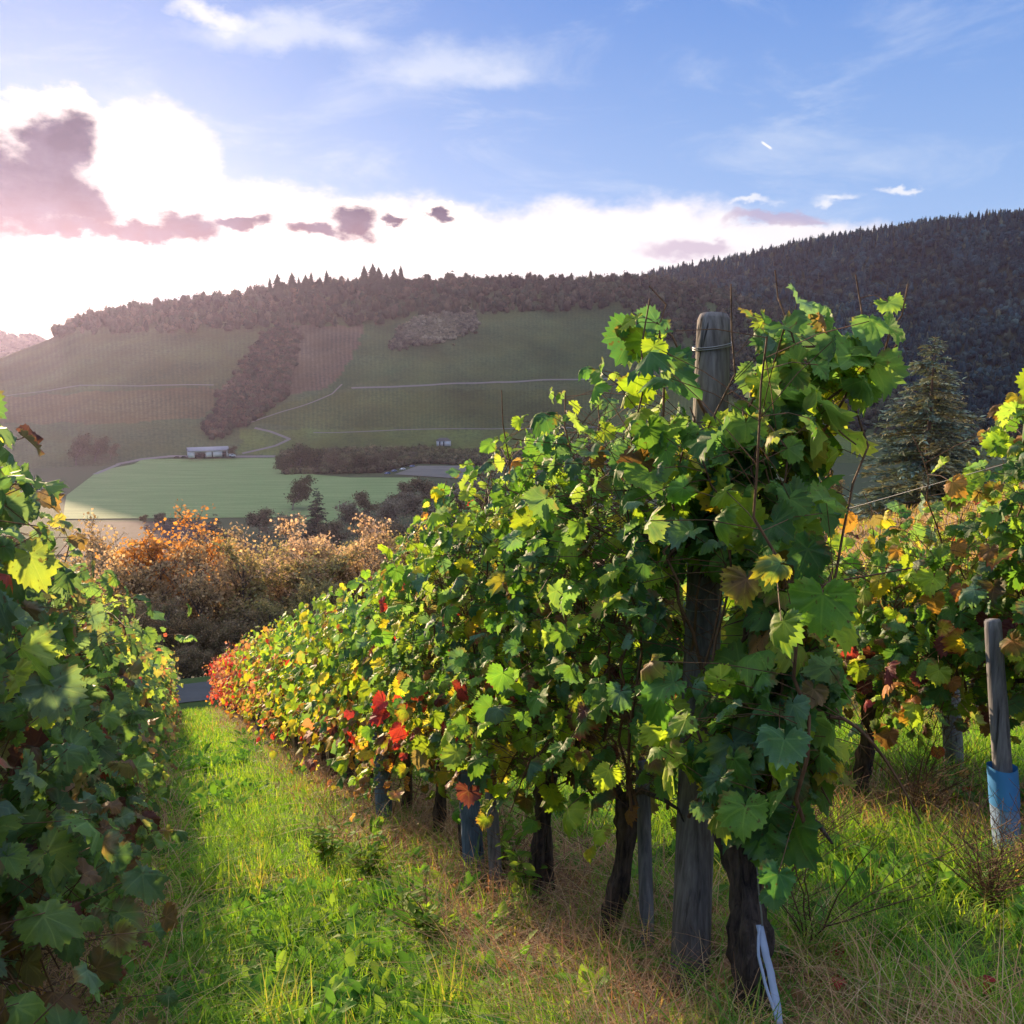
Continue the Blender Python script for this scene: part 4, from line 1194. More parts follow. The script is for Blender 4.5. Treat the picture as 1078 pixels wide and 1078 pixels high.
# ------------------------------------------------------------------ vines
def make_vine(row, u, v, rnd, spacing, label, group, zlo=0.62, zhi=1.95, half=0.27, nshoot=11, lod=0, dens=1.0, lat=3.7, trunk=True, trunk_r=0.04, extra=None, hT=0.55, lean=0.0, low_drop=0.0, lscale=1.0, double=False, bend=None):
    x, y = uv2xy(u, v); z = float(H_ground(x, y))
    t = empty('grape_vine', (x, y, z), A20)
    tag(t, label, 'grape vine', group)
    gs = lambda uu_: -SL * uu_
    # trunk
    m_ = MB()
    k = 24 if lod == 0 else 6
    s = np.linspace(0, 1, k)
    wx = lean * s + 0.016 * np.sin(s * 5 + rnd.rand() * 6); wy = 0.02 * np.sin(s * 4 + rnd.rand() * 6)
    if bend is not None: wx = wx + bend[0] * s ** 2; wy = wy + bend[1] * s ** 2
    P = np.stack([wx - wx[0], wy - wy[0], -0.08 + s * (hT + 0.08)], 1)
    R = trunk_r * (1.25 - 0.5 * s + 0.25 * (s > 0.85) + 0.12 * np.sin(s * 17))
    m_.tube(P, R, 18 if lod == 0 else 6, wob=0.34, rnd=rnd, tw=0.22)
    if double:
        m_.tube(P + np.stack([0.05 + 0.02 * np.sin(s * 6), 0.05 - 0.08 * s * s, 0 * s], 1), R * 0.75, 10, wob=0.3, rnd=rnd, tw=-0.4)
    # head and arms along the lowest wire
    head = P[-1]
    for sg in (-1, 1):
        q = np.linspace(0, 1, 8)
        uu_ = sg * spacing * 0.5 * q
        A_ = np.stack([head[0] * (1 - q) + 0.02 * np.sin(q * 9), head[1] * (1 - q) + uu_, head[2] * 1.0 + 0.06 * np.sin(q * PI) + gs(uu_) - 0.02 * q], 1)
        m_.tube(A_, trunk_r * (0.5 - 0.42 * q), 8 if lod == 0 else 5, wob=0.25, rnd=rnd)
    m_.build('trunk', M['vinebark'], t, smooth=(lod > 0))
    # shoots
    cm = MB(); LP = []; LN = []; LT = []; LS = []; LH = []; LA = []; PT = []
    nsh = max(4, int(nshoot))
    shoots = []
    for i in range(nsh):
        u0 = spacing * (-0.5 + (i + 0.2 + 0.6 * rnd.rand()) / nsh) * 1.02
        top = zhi + 0.12 * rnd.randn()
        nn = 13
        ss = np.linspace(0, 1, nn)
        vx = head[0] * 0.3 + (rnd.randn() * 0.05) + np.cumsum(rnd.randn(nn) * 0.022) + (rnd.rand() - .5) * 0.20 * ss
        uy = u0 + np.cumsum(rnd.randn(nn) * 0.022)
        zz = hT + (top - hT) * ss
        fl = rnd.rand()
        if fl < 0.2:   # tip flops over
            zz = zz - 0.35 * np.clip(ss - 0.72, 0, 1) * 2.2; vx = vx + (1 if rnd.rand() < .5 else -1) * 0.7 * np.clip(ss - 0.7, 0, 1)
        shoots.append(np.stack([vx, uy, zz + gs(uy)], 1))
    # a few hanging laterals that fill the fruit zone
    for i in range(int((3 + 14 * low_drop) * dens)):
        u0 = spacing * (rnd.rand() - .5); sg = 1 if rnd.rand() < .5 else -1
        nn = 8; ss = np.linspace(0, 1, nn)
        shoots.append(np.stack([sg * (0.05 + 0.22 * ss), u0 + 0.2 * (rnd.rand() - .5) * ss, hT + .28 + 0.1 * ss - (0.30 + low_drop * 0.7) * ss ** 1.5 * (0.6 + .7 * rnd.rand()) + gs(u0)], 1))
    if extra: shoots += extra
    for si, S in enumerate(shoots):
        n = len(S)
        if lod < 2: cm.tube(S, np.linspace(0.0055, 0.0022, n), 5 if lod == 0 else 3, cap=False)
        age = rnd.rand()
        isx = si >= len(shoots) - (len(extra) if extra else 0)
        for j in range(1, n):
            # main leaf and lateral leaves
            k = 1 + rnd.poisson(lat * dens * (0.5 if isx else 1.0)) if not (isx and j > n - 3) else 1
            hf = (S[j, 2] - gs(S[j, 1]) - zlo) / (zhi - zlo)
            if not isx and hf < 0.30: k = rnd.poisson((1.1 + lat) * dens * 0.75)
            for _ in range(k):
                f = rnd.rand()
                p0 = S[j] * f + S[j - 1] * (1 - f)
                sg = 1 if rnd.rand() < 0.5 else -1
                d = np.array([sg * (0.3 + 0.9 * rnd.rand()), rnd.randn() * 0.8, 0.35 + 0.4 * rnd.randn()])
                d = d / np.linalg.norm(d)
                L = 0.035 + (0.5 * half + half * 0.75 * rnd.rand()) * (0.28 if isx else 1)
                p1 = p0 + d * L
                PT.append((p0, p1))
                LP.append(p1)
                out_ = np.array([1.0 if p1[0] > 0 else -1.0, 0, 0])
                LN.append(out_ * 0.75 + np.array([0, -0.15, 0.55]) + rnd.randn(3) * 0.48)
                LT.append(np.array([0, 0, -1.0]) + d * 0.7 + rnd.randn(3) * 0.35)
                small = 1 - 0.45 * max(0, (j / n - 0.75) / 0.25)
                LS.append((1.25 if isx else 1.0) * (0.056 + 0.046 * rnd.rand() ** 1.5) * small * (0.6 if rnd.rand() < 0.2 else 1))
                LH.append(hf); LA.append(age)
    LP = np.array(LP); LN = np.array(LN); LT = np.array(LT); LS = np.array(LS) * lscale; LH = np.array(LH); LA = np.array(LA)
    keep = (LP[:, 2] - gs(LP[:, 1])) > 0.16
    if row == 1 and u < 12:
        wx_, wy_ = uv2xy(u + LP[:, 1], v + LP[:, 0]); wz_ = z + LP[:, 2]
        qx, qy = topix(wx_, wy_, wz_)
        keep &= ~((qy < np.interp(qx, [-60, 0, 45, 85, 130, 190, 230], [395, 418, 490, 550, 610, 655, 690])) & (rnd.rand(len(LP)) < 0.94))
    if row == 3:
        wx_, wy_ = uv2xy(u + LP[:, 1], v + LP[:, 0]); wz_ = z + LP[:, 2]
        qx, qy = topix(wx_, wy_, wz_)
        keep &= ~((qy < np.interp(qx, [820, 900, 980, 1010, 1045, 1078, 1200], [560, 545, 520, 480, 440, 395, 370])) & (rnd.rand(len(LP)) < 0.97))
    if row == 2:     # leaves far outside the hedge's outline have fallen
        wx_, wy_ = uv2xy(u + LP[:, 1], v + LP[:, 0]); wz_ = z + LP[:, 2]
        qx, qy = topix(wx_, wy_, wz_)
        keep &= ~(qy < np.interp(qx, [230, 340, 400, 440, 500, 560, 600, 655, 690, 780, 830], [680, 625, 585, 540, 472, 430, 392, 312, 296, 296, 285]))
    if row == 2 and u < 4.2:     # the post stays bare where it shows between the leaves
        wx_, wy_ = uv2xy(u + LP[:, 1], v + LP[:, 0]); wz_ = z + LP[:, 2]
        qx, qy = topix(wx_, wy_, wz_); dd_ = wy_ * FW[1] + wz_ * FW[2]
        cx_ = np.interp(qy, [330, 1045], [751, 725])
        hide = (np.abs(qx - cx_) < 40) & (((qy > 300) & (qy < 425)) | ((qy > 600) & (qy < 715)) | (qy > 875)) & (dd_ < 2.95)
        hide |= (qy < 268)
        hide |= (qy < 440) & (qx < 950) & ((qy < 330) | (np.abs(qx - cx_) < 26)) & (np.arange(len(LP)) % 3 > 0)
        hide |= qx > np.interp(qy, [250, 345, 400, 450, 520, 600, 700, 850, 950], [952, 945, 915, 895, 875, 862, 885, 870, 830])
        keep &= ~hide
    LP, LN, LT, LS, LH, LA = [q[keep] for q in (LP, LN, LT, LS, LH, LA)]
    # canes
    if lod == 0:
        for (a, b), kp in zip(PT, keep):
            if kp:
                mid = (a + b) / 2 + np.array([0, 0, 0.012])
                cm.tube([a, mid, b], 0.0013, 3, cap=False)
    if lod < 2: cm.build('cane', M['cane'], t)
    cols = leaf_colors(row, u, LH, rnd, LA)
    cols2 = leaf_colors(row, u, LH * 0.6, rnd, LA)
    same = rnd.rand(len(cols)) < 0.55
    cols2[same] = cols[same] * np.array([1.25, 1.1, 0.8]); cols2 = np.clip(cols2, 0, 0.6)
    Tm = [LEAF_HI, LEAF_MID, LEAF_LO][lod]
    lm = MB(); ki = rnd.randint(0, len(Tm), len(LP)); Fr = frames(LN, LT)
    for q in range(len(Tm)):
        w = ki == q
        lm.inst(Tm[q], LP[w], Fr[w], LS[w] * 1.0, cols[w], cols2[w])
    lm.build('foliage', M['leaf'], t, smooth=True)
    return t

def colword(row, u):
    if row == 1: return 'dark green leaves' if u < 8 else ('green and brown leaves' if u < 20 else 'green yellow and red leaves')
    if row == 2: return 'dense green leaves' if u < 5.5 else ('yellow green leaves' if u < 14 else ('yellow and orange leaves' if u < 22 else 'bright red leaves'))
    return 'green leaves with reddish patches'
rown = {1: 'left row', 2: 'middle row', 3: 'right row', 4: 'farthest right row'}
def add_row(row, v, us, **kw):
    for i, u in enumerate(us):
        rnd = np.random.RandomState(1000 * row + i)
        d = math.hypot(u, v)
        lod = 0 if d < 5.2 else (1 if d < 13 else 2)
        o = dict(kw)
        lab = 'vine with %s, %s from near end of the %s' % (colword(row, u), ordw[i], rown[row])
        if lod == 2: o['dens'] = o.get('dens', 1) * 0.85; o['lscale'] = 1.12
        if u > 20: o['dens'] = 0.7; o['lscale'] = 1.22
        o.update(kw.get('per', {}).get(i, {})) if 'per' in kw else None
        o.pop('per', None)
        sp_ = 1.02
        make_vine(row, u, v + rnd.randn() * 0.02, rnd, sp_, lab, 'vines of the ' + rown[row], lod=lod, **o)

# middle row
def loc_of(px, py, D, base):
    d = pdir(px, py) * D
    x, y = d[0] - base[0], d[1] - base[1]
    uu_, vv_ = xy2uv(x, y)
    return np.array([vv_, uu_, d[2] - base[2]])
U2 = [1.93, 2.72, 3.35, 4.20, 5.02, 5.90, 6.80] + [7.72 + 0.95 * i for i in range(27)]
bx, by = uv2xy(U2[0], 1.36); bz = float(H_ground(bx, by))
base0 = np.array([bx, by, bz])
def curve(pts, n=11, wig=0.012):
    P = np.array(pts); s = np.linspace(0, 1, len(P)); t = np.linspace(0, 1, n)
    Q = np.stack([np.interp(t, s, P[:, c]) for c in range(3)], 1)
    # smooth
    for _ in range(2): Q[1:-1] = (Q[:-2] + 2 * Q[1:-1] + Q[2:]) / 4
    Q[1:-1] += rs.randn(n - 2, 3) * wig
    return Q
def sh(*p, n=11):
    return curve([loc_of(a, b, D, base0) for a, b, D in p], n)
extra0 = [
    sh((770, 860, 2.45), (800, 790, 2.38), (845, 800, 2.36), (862, 850, 2.36), n=9), sh((770, 840, 2.45), (820, 760, 2.38), (860, 720, 2.36), (872, 770, 2.36), n=10),
    sh((770, 800, 2.45), (800, 720, 2.4), (840, 680, 2.36), (868, 690, 2.36), n=9), sh((765, 830, 2.42), (790, 860, 2.36), (800, 900, 2.34), (790, 940, 2.34), n=7),
    sh((775, 760, 2.45), (810, 680, 2.4), (850, 620, 2.4), (865, 600, 2.4), n=9), sh((760, 850, 2.42), (740, 790, 2.4), (720, 760, 2.4), (700, 790, 2.4), n=8),
    sh((790, 800, 2.42), (830, 790, 2.3), (850, 760, 2.3), (840, 720, 2.3), n=8),
    sh((740, 850, 2.6), (800, 700, 2.55), (850, 560, 2.6), (870, 440, 2.7), n=14), sh((760, 840, 2.6), (830, 760, 2.5), (860, 640, 2.5), (900, 450, 2.6), (890, 290, 2.65), n=16),
    sh((720, 600, 2.7), (690, 480, 2.7), (690, 380, 2.7), (672, 302, 2.7), n=13), sh((760, 620, 2.65), (800, 500, 2.6), (830, 400, 2.65), (805, 285, 2.7), n=13),
    sh((780, 560, 2.6), (850, 460, 2.6), (900, 400, 2.6), (938, 352, 2.6), n=12), sh((780, 500, 2.6), (840, 430, 2.6), (915, 390, 2.6), (945, 300, 2.6), n=11),
    sh((760, 560, 2.6), (810, 470, 2.6), (850, 430, 2.55), (890, 470, 2.5), n=11), sh((790, 800, 2.5), (850, 780, 2.45), (880, 790, 2.45), n=8),
    sh((790, 850, 2.45), (830, 760, 2.4), (840, 700, 2.4), (820, 620, 2.4), n=10), sh((760, 700, 2.6), (800, 640, 2.45), (820, 560, 2.5), (790, 480, 2.5), n=10),
    sh((740, 450, 2.75), (720, 400, 2.75), (700, 350, 2.7), (680, 340, 2.7), n=8), sh((780, 420, 2.75), (800, 370, 2.7), (850, 360, 2.7), (880, 370, 2.7), n=9),
    sh((780, 860, 2.45), (800, 850, 2.35), (820, 830, 2.3), n=6), sh((760, 700, 2.6), (790, 600, 2.5), (780, 520, 2.5), (770, 430, 2.55), n=12),
    sh((690, 600, 2.66), (730, 540, 2.62), (770, 500, 2.6), (790, 440, 2.6), n=10), sh((720, 580, 2.62), (745, 520, 2.6), (740, 470, 2.62), (715, 430, 2.66), n=9),
    sh((740, 520, 2.7), (760, 450, 2.6), (800, 400, 2.6), (820, 330, 2.6), n=10), sh((730, 720, 2.6), (700, 620, 2.55), (700, 520, 2.6), (720, 440, 2.6), n=12)]
per2 = {0: dict(extra=extra0, trunk_r=0.044, bend=(-0.05, 0.16), nshoot=5, zhi=1.50, dens=0.8, lscale=1.12), 1: dict(trunk_r=0.030, lean=0.02), 2: dict(trunk_r=0.027, double=True)}
def add_row2():
    for i, u in enumerate(U2):
        rnd = np.random.RandomState(2000 + i)
        lod = 0 if u < 5.6 else (1 if u < 13 else 2)
        o = dict(zhi=1.86 if i < 3 else (1.74 if i < 5 else 1.56), half=0.25, nshoot=12, trunk_r=0.032, dens=1.12 if i < 5 else 0.98, low_drop=0.04 if i < 4 else 0.3, lscale=0.92 if i < 5 else 1.0, zlo=0.45 if i < 4 else 0.3, hT=0.56 if i < 4 else 0.46)
        if lod == 1: o['dens'] = 0.95
        if lod == 2: o['dens'] = 0.8; o['lscale'] = 1.12
        if u > 20: o['dens'] = 0.72; o['lscale'] = 1.25; o['zlo'] = 0.3
        o.update(per2.get(i, {}))
        lab = 'vine with %s, %s from near end of the %s' % (colword(2, u), ordw[i], 'middle row')
        if i == 0: lab = 'thick gnarled old vine with big leaves climbing the tall end post'
        make_vine(2, u, 1.36 + rnd.randn() * 0.02, rnd, 0.95 if i else 0.5, lab, 'vines of the middle row', lod=lod, **o)
add_row2()
add_row(1, -0.60, [1.95 + 1.03 * i for i in range(32)], zlo=0.2, zhi=1.50, half=0.24, nshoot=13, dens=1.1, low_drop=0.4, hT=0.5,
        per={0: dict(zhi=1.74, dens=1.3), 1: dict(zhi=1.74, dens=1.25), 2: dict(zhi=1.55, dens=1.2)})
add_row(3, 3.12, [2.50 + 1.05 * i for i in range(19)], zlo=0.3, zhi=1.28, half=0.30, nshoot=12, dens=0.95, low_drop=0.22, trunk_r=0.033,
        per={0: dict(zhi=1.74, dens=1.2, nshoot=15), 1: dict(zhi=1.30), 2: dict(zhi=1.36)})
add_row(4, 4.90, [4.6 + 1.05 * i for i in range(12)], zlo=0.4, zhi=1.15, half=0.28, nshoot=8, dens=0.6, low_drop=0.1)

# ------------------------------------------------------------------ posts, stakes, wires
def post(name, P0, P1, r0, r1, mat, label, cat, group=None, sides=18, square=False):
    P0 = np.array(P0, float); P1 = np.array(P1, float)
    t = empty(name, P0); tag(t, label, cat, group)
    d = P1 - P0
    s = np.array([0, .2, .4, .6, .8, .96, 0.992, 1.0])
    R = r0 + (r1 - r0) * s; R[-1] *= 0.80; R[-2] *= 0.94
    R = R * (1 + 0.02 * rs.randn(len(s)))
    m_ = MB(); m_.tube(d[None] * s[:, None], R, sides, wob=0.05)
    m_.build('shaft', mat, t)
    return t, d
# tall end post
Pt = pdir(751, 331) * 2.80
bxp, byp = pdir(725, 1045)[0] * 2.8, pdir(725, 1045)[1] * 2.8
P0 = np.array([bxp, byp, float(H_ground(bxp, byp)) - 0.15])
t, d = post('vineyard_post', P0, Pt, 0.058, 0.051, M['post'], 'tall thick weathered round wooden end post standing among the big vine leaves', 'post')
for f in (0.955, 0.60):
    c = d * f
    m_ = MB()
    for q in range(2 if f > .9 else 1):
        a = np.linspace(0, 2 * PI, 25)
        m_.tube(np.stack([c[0] + 0.0565 * np.cos(a), c[1] + 0.0565 * np.sin(a), c[2] + q * 0.006 + 0.01 * np.sin(a + 1)], 1), 0.0018, 5, cap=False)
    m_.build('wire_wrap', M['wire'], t)
def gp(px, py, v=None, start=1.5):
    p, R = hit(px, py, start)
    return p
def stake(px, by, tx, ty, r, mat, label, name='vineyard_stake', vrow=None, group=None, sink=0.12):
    p = gp(px, by)
    D = float(p[1] * FW[1] + p[2] * FW[2])
    top = pdir(tx, ty) * D
    return post(name, p - np.array([0, 0, sink]), top, r, r * 0.92, mat, label, 'stake', group, 10)
stake(684, 1012, 676, 800, 0.025, M['stake'], 'slim grey stake just left of the tall end post', group='stakes of the middle row')
stake(501, 925, 488, 740, 0.052, M['bluepost'], 'stout blue-grey post in the middle row, beside a slimmer stake', 'vineyard_post', group='stakes of the middle row')
stake(524, 938, 512, 740, 0.030, M['stake'], 'slim grey stake touching the stout blue-grey post', group='stakes of the middle row')
stake(407, 872, 396, 740, 0.055, M['bluepost'], 'blue-grey post with a light edge, lower down the middle row', 'vineyard_post', group='stakes of the middle row')
stake(274, 775, 271, 730, 0.05, M['bluepost'], 'short blue-grey post near the red vines at the far end of the row', 'vineyard_post', group='stakes of the middle row')
stake(83, 988, 80, 880, 0.045, M['stake'], 'dark stake at the foot of the left vine row', group='stakes of the left row')
stake(1008, 812, 998, 690, 0.05, M['stake'], 'dark post in the row behind the right one, seen under its leaves')
# blue sleeved stake
p = gp(1066, 905)
D = float(p[1] * FW[1] + p[2] * FW[2])
top = pdir(1045, 652) * D
t, d = post('sleeved_stake', p - np.array([0, 0, 0.1]), top, 0.034, 0.030, M['stake'], 'leaning weathered stake with a bright blue plastic sleeve around its foot', 'stake', sides=12)
def sleeve(f0, f1, r, mat, nm, fl):
    m_ = MB(); n = 9; k = 16
    V = []
    for i in range(n):
        f = f0 + (f1 - f0) * i / (n - 1)
        for j in range(k):
            a = 2 * PI * j / k
            rr = r * (1 + fl * math.sin(3 * a + 1.0) + 0.10 * rs.rand() * fl * 4)
            V.append(d * f + np.array([math.cos(a) * rr, math.sin(a) * rr, 0]))
    F = [[i * k + j, i * k + (j + 1) % k, (i + 1) * k + (j + 1) % k, (i + 1) * k + j] for i in range(n - 1) for j in range(k)]
    m_.add(V, F); m_.build(nm, mat, t, smooth=True)
sleeve(0.30, 0.545 - 0.10, 0.050, M['blue'], 'plastic_sleeve', 0.09)
sleeve(0.06, 0.305, 0.047, M['blue_faded'], 'plastic_sleeve', 0.12)
# row posts farther down
for row, v, us, hh in ((2, 1.36, [13.2, 18.4, 23.6, 28.8, 33.4], 1.55), (1, -0.60, [6.3, 11.4, 16.6, 21.8, 27.0, 33.6], 1.5), (3, 3.12, [8.0, 13.0], 1.35)):
    for i, u in enumerate(us):
        x, y = uv2xy(u, v); z = float(H_ground(x, y))
        post('vineyard_post', (x, y, z - .1), (x + .02, y, z + hh), 0.045, 0.04, M['stake'], 'grey wooden post inside the leaves, %s along the %s' % (ordw[i], rown[row]), 'post', 'posts of the ' + rown[row], 10)
# wires
hw = {0: 'lowest', 1: 'second', 2: 'third', 3: 'top'}
for row, v, u0, u1, hs_ in ((2, 1.36, 2.21, 33.2, (0.56, 0.95, 1.3, 1.6)), (1, -0.60, 1.5, 33.2, (0.52, 0.9, 1.2, 1.48)), (3, 3.12, 1.9, 30, (0.55, 1.0, 1.50)), (4, 4.9, 3, 18, (0.6, 1.2))):
    for i, h in enumerate(hs_):
        uq = np.arange(u0, u1, 0.5)
        x, y = uv2xy(uq, v + 0.055 * (1 if row == 2 else 0))
        m_ = MB(); m_.tube(np.stack([x, y, -1.118 - SL * uq + 0.08 * max(0, v - 1.36) + h + 0.02 * np.sin(uq)], 1), 0.0016, 4)
        o = m_.build('trellis_wire', M['wire'])
        tag(o, '%s thin steel wire stretched along the %s' % (hw[3 if i == len(hs_) - 1 else i], rown[row]), 'wire', 'trellis wires')
# pale strap hanging beside the first trunk
m_ = MB()
Q = np.array([pdir(a, b) * D_ for a, b, D_ in ((772, 850, 2.42), (792, 880, 2.40), (800, 940, 2.38), (803, 985, 2.36))])
m_.tube(curve(Q, 12, 0.001), 0.0025, 5, (0.5, .5, .5))
tq = m_.build('tie_wire', M['wire']); tag(tq, 'thin wire running down the right side of the old gnarled vine', 'wire')
Q = np.array([pdir(a, b) * D_ for a, b, D_ in ((800, 975, 2.36), (806, 1000, 2.33), (815, 1040, 2.30), (822, 1085, 2.27))])
m_ = MB(); Qc = curve(Q, 14, 0.001)
w = np.array([0.009, 0.001, 0]);
V = np.concatenate([np.stack([Qc[i] - w, Qc[i] + w, Qc[i] + w + np.array([0, .006, 0]), Qc[i] - w + np.array([0, .006, 0])]) for i in range(14)])
F = [[i * 4 + j, i * 4 + (j + 1) % 4, (i + 1) * 4 + (j + 1) % 4, (i + 1) * 4 + j] for i in range(13) for j in range(4)]
m_.add(V, F); m_.tube(Qc + np.array([-.02, 0, 0]) * np.sin(np.linspace(0, PI, 14))[:, None], 0.004, 6)
tag(m_.build('binding_strap', M['strap']), 'pale blue plastic strap hanging beside the foot of the old vine', 'strap')

# ------------------------------------------------------------------ grass and ground cover
def sample(n, dmin, dmax, p, amin=-34, amax=33):
    """points in view with density falling as 1/d^p"""
    q = rs.rand(n); e = 2 - p
    d = (dmin ** e + q * (dmax ** e - dmin ** e)) ** (1 / e)
    a = np.radians(amin + (amax - amin) * rs.rand(n))
    x = d * np.sin(a); y = d * np.cos(a)
    u, v = xy2uv(x, y)
    return x, y, u, v, d
def blades(x, y, h, w, cols, bendamt, rnd, segs=3, lift=0.0):
    n = len(x)
    z = H_ground(x, y) + lift
    a = rnd.rand(n) * 2 * PI
    dx = np.cos(a); dy = np.sin(a)
    b = bendamt * (0.3 + rnd.rand(n))
    V = []
    px_, py_ = -dy, dx
    for s in np.linspace(0, 1, segs + 1):
        off = h * b * s ** 1.8; zz = h * (s - 0.45 * np.clip(b, 0, 1.3) * s ** 2)
        cx = x + dx * off; cy = y + dy * off; cz = z + zz
        ww = w * (1 - s ** 1.5) * 0.5
        if s < 1:
            V.append(np.stack([cx - px_ * ww, cy - py_ * ww, cz], 1)); V.append(np.stack([cx + px_ * ww, cy + py_ * ww, cz], 1))
        else:
            V.append(np.stack([cx, cy, cz], 1))
    V = np.stack(V, 1); k = V.shape[1]
    F = []
    for i in range(segs - 1):
        F += [[2 * i, 2 * i + 1, 2 * i + 3], [2 * i, 2 * i + 3, 2 * i + 2]]
    F.append([2 * (segs - 1), 2 * (segs - 1) + 1, k - 1])
    F = np.array(F)[None] + (np.arange(n) * k)[:, None, None]
    cc = np.repeat(cols[:, None], k, 1)
    return V.reshape(-1, 3), F.reshape(-1, 3), cc.reshape(-1, 3)
n = 430000
x, y, u, v, d = sample(n, 1.6, 40, 1.55)
rd = rowdist(v); pn = fbm(x * 2.2, y * 2.2, 71, 3); pn2 = fbm(x * 0.9, y * 0.9, 81, 3)
ok = (u < 34.4) & (v > -1.2) & (rs.rand(n) < np.clip(0.22 + sst((rd - 0.12) / 0.30) * 0.9, 0, 1)) & (rs.rand(n) < np.clip(0.35 + 1.6 * (pn - 0.25), 0.25, 1))
x, y, u, v, d, rd, pn, pn2 = [q[ok] for q in (x, y, u, v, d, rd, pn, pn2)]
n = len(x)
gc = palette(n, [(0.13, 0.28, 0.035), (0.21, 0.39, 0.045), (0.32, 0.46, 0.055), (0.34, 0.34, 0.10), (0.36, 0.27, 0.15)], [4, 4, 2.2, 0.7, 0.35])
dry = ((v > 8.7) & (rs.rand(n) < 0.9)) | (rs.rand(n) < np.clip(0.75 * (1 - sst((rd - 0.15) / 0.35)), 0, 1)) | (rs.rand(n) < np.clip((pn2 - 0.55) * 3, 0, .5))
gc[dry] = palette(dry.sum(), [(0.38, 0.27, 0.16), (0.28, 0.18, 0.10), (0.34, 0.30, 0.12)], [3, 3, 1])
tall = np.clip((v - 1.9) / 0.6, 0, 1)
hh = (0.045 + 0.07 * rs.rand(n)) * (0.7 + 1.0 * pn) * (1 + 0.8 * tall * (rs.rand(n) < .6)) * np.clip(d / 6, 1, 1.5)
ww = 0.0045 * np.clip(d / 3, 0.8, 20) ** 0.75 * (0.7 + 0.6 * rs.rand(n))
nearm = d < 7
gm = MB()
gm.add(*blades(x[nearm], y[nearm], hh[nearm], ww[nearm], gc[nearm], 0.9, rs, 4))
gm.add(*blades(x[~nearm], y[~nearm], hh[~nearm], ww[~nearm], gc[~nearm], 0.8, rs, 2))
# taller tufts
tx, ty, tu, tv, td = sample(900, 1.7, 14, 1.4)
ok = (tv > -0.1); tx, ty, tv, td = tx[ok], ty[ok], tv[ok], td[ok]
k = 26; n = len(tx)
X_ = np.repeat(tx, k) + rs.randn(n * k) * 0.035; Y_ = np.repeat(ty, k) + rs.randn(n * k) * 0.035
tc_ = palette(n, [(0.10, 0.22, 0.035), (0.18, 0.30, 0.04), (0.30, 0.30, 0.09)], [3, 3, 1])
gm.add(*blades(X_, Y_, np.repeat(0.12 + 0.14 * rs.rand(n), k) * (0.6 + .6 * rs.rand(n * k)), np.full(n * k, 0.006), np.repeat(tc_, k, 0) * (0.8 + .4 * rs.rand(n * k, 1)), 1.0, rs, 4))
tag(gm.build('grass', M['grass']), 'green and yellowing grass growing between and under the vine rows', 'grass', kind='stuff')

# dry straw and withered stalks under the rows
n = 140000
x, y, u, v, d = sample(n, 1.6, 30, 1.4)
rd = rowdist(v); pn = fbm(x * 1.7, y * 1.7, 91, 3)
ok = (u < 34) & (v > -0.9) & (rd < 0.56) & ((v < 1.75) | (rs.rand(n) < 0.22)) & ((v > 0.3) | (rs.rand(n) < 0.4)) & (rs.rand(n) < np.clip((pn - 0.24) * 3.6, 0.05, 1))
x, y, u, v, d, rd = [q[ok] for q in (x, y, u, v, d, rd)]
n = len(x)
sc_ = palette(n, [(0.46, 0.29, 0.17), (0.36, 0.20, 0.12), (0.50, 0.38, 0.24), (0.24, 0.13, 0.09)], [3, 3, 2, 2])
sm_ = MB(); sm_.add(*blades(x, y, 0.10 + 0.16 * rs.rand(n), 0.0035 * np.clip(d / 3, .8, 10) ** .8, sc_, 1.9, rs, 4, 0.01))
tag(sm_.build('dry_grass', M['straw']), 'matted brown dry grass along the foot of the vine rows', 'dry grass', kind='stuff')

# broad-leaved weeds
def oval():
    V = np.array([[0, 0, 0], [.16, .25, .03], [.22, .55, .05], [.13, .85, .0], [0, 1, -.08], [-.13, .85, .0], [-.22, .55, .05], [-.16, .25, .03], [0, .5, .0]])
    F = np.array([[8, i, i + 1] for i in range(7)] + [[8, 7, 0]])
    return V, F, V[:, :2]
OV = oval()
def weeds(n, dmin, dmax, test, rosette, size, cols, wts, name, label, p=1.3):
    x, y, u, v, d = sample(n, dmin, dmax, p)
    pn = fbm(x * 1.1, y * 1.1, 61, 3)
    ok = test(u, v, pn, d)
    x, y, d = x[ok], y[ok], d[ok]; n = len(x)
    z = H_ground(x, y)
    k = rosette
    a = rs.rand(n, k) * 2 * PI
    tilt = 0.25 + 0.7 * rs.rand(n, k)
    T = np.stack([np.cos(a), np.sin(a), tilt], -1).reshape(-1, 3)
    N = np.stack([-np.cos(a) * tilt, -np.sin(a) * tilt, np.ones((n, k))], -1).reshape(-1, 3) + rs.randn(n * k, 3) * .25
    pos = np.repeat(np.stack([x, y, z + 0.01], 1), k, 0) + rs.randn(n * k, 3) * np.array([.02, .02, .015]) + np.array([0, 0, .015])
    s = (size * (0.5 + 0.9 * rs.rand(n, 1)) * (0.6 + .6 * rs.rand(n, k))).ravel() * np.repeat(np.clip(d / 5, 1, 2), k)
    cc = np.repeat(palette(n, cols, wts), k, 0) * (0.75 + .5 * rs.rand(n * k, 1))
    m_ = MB(); m_.inst(OV, pos, frames(N, T), s, cc)
    tag(m_.build(name, M['grass']), label, 'weeds', kind='stuff')
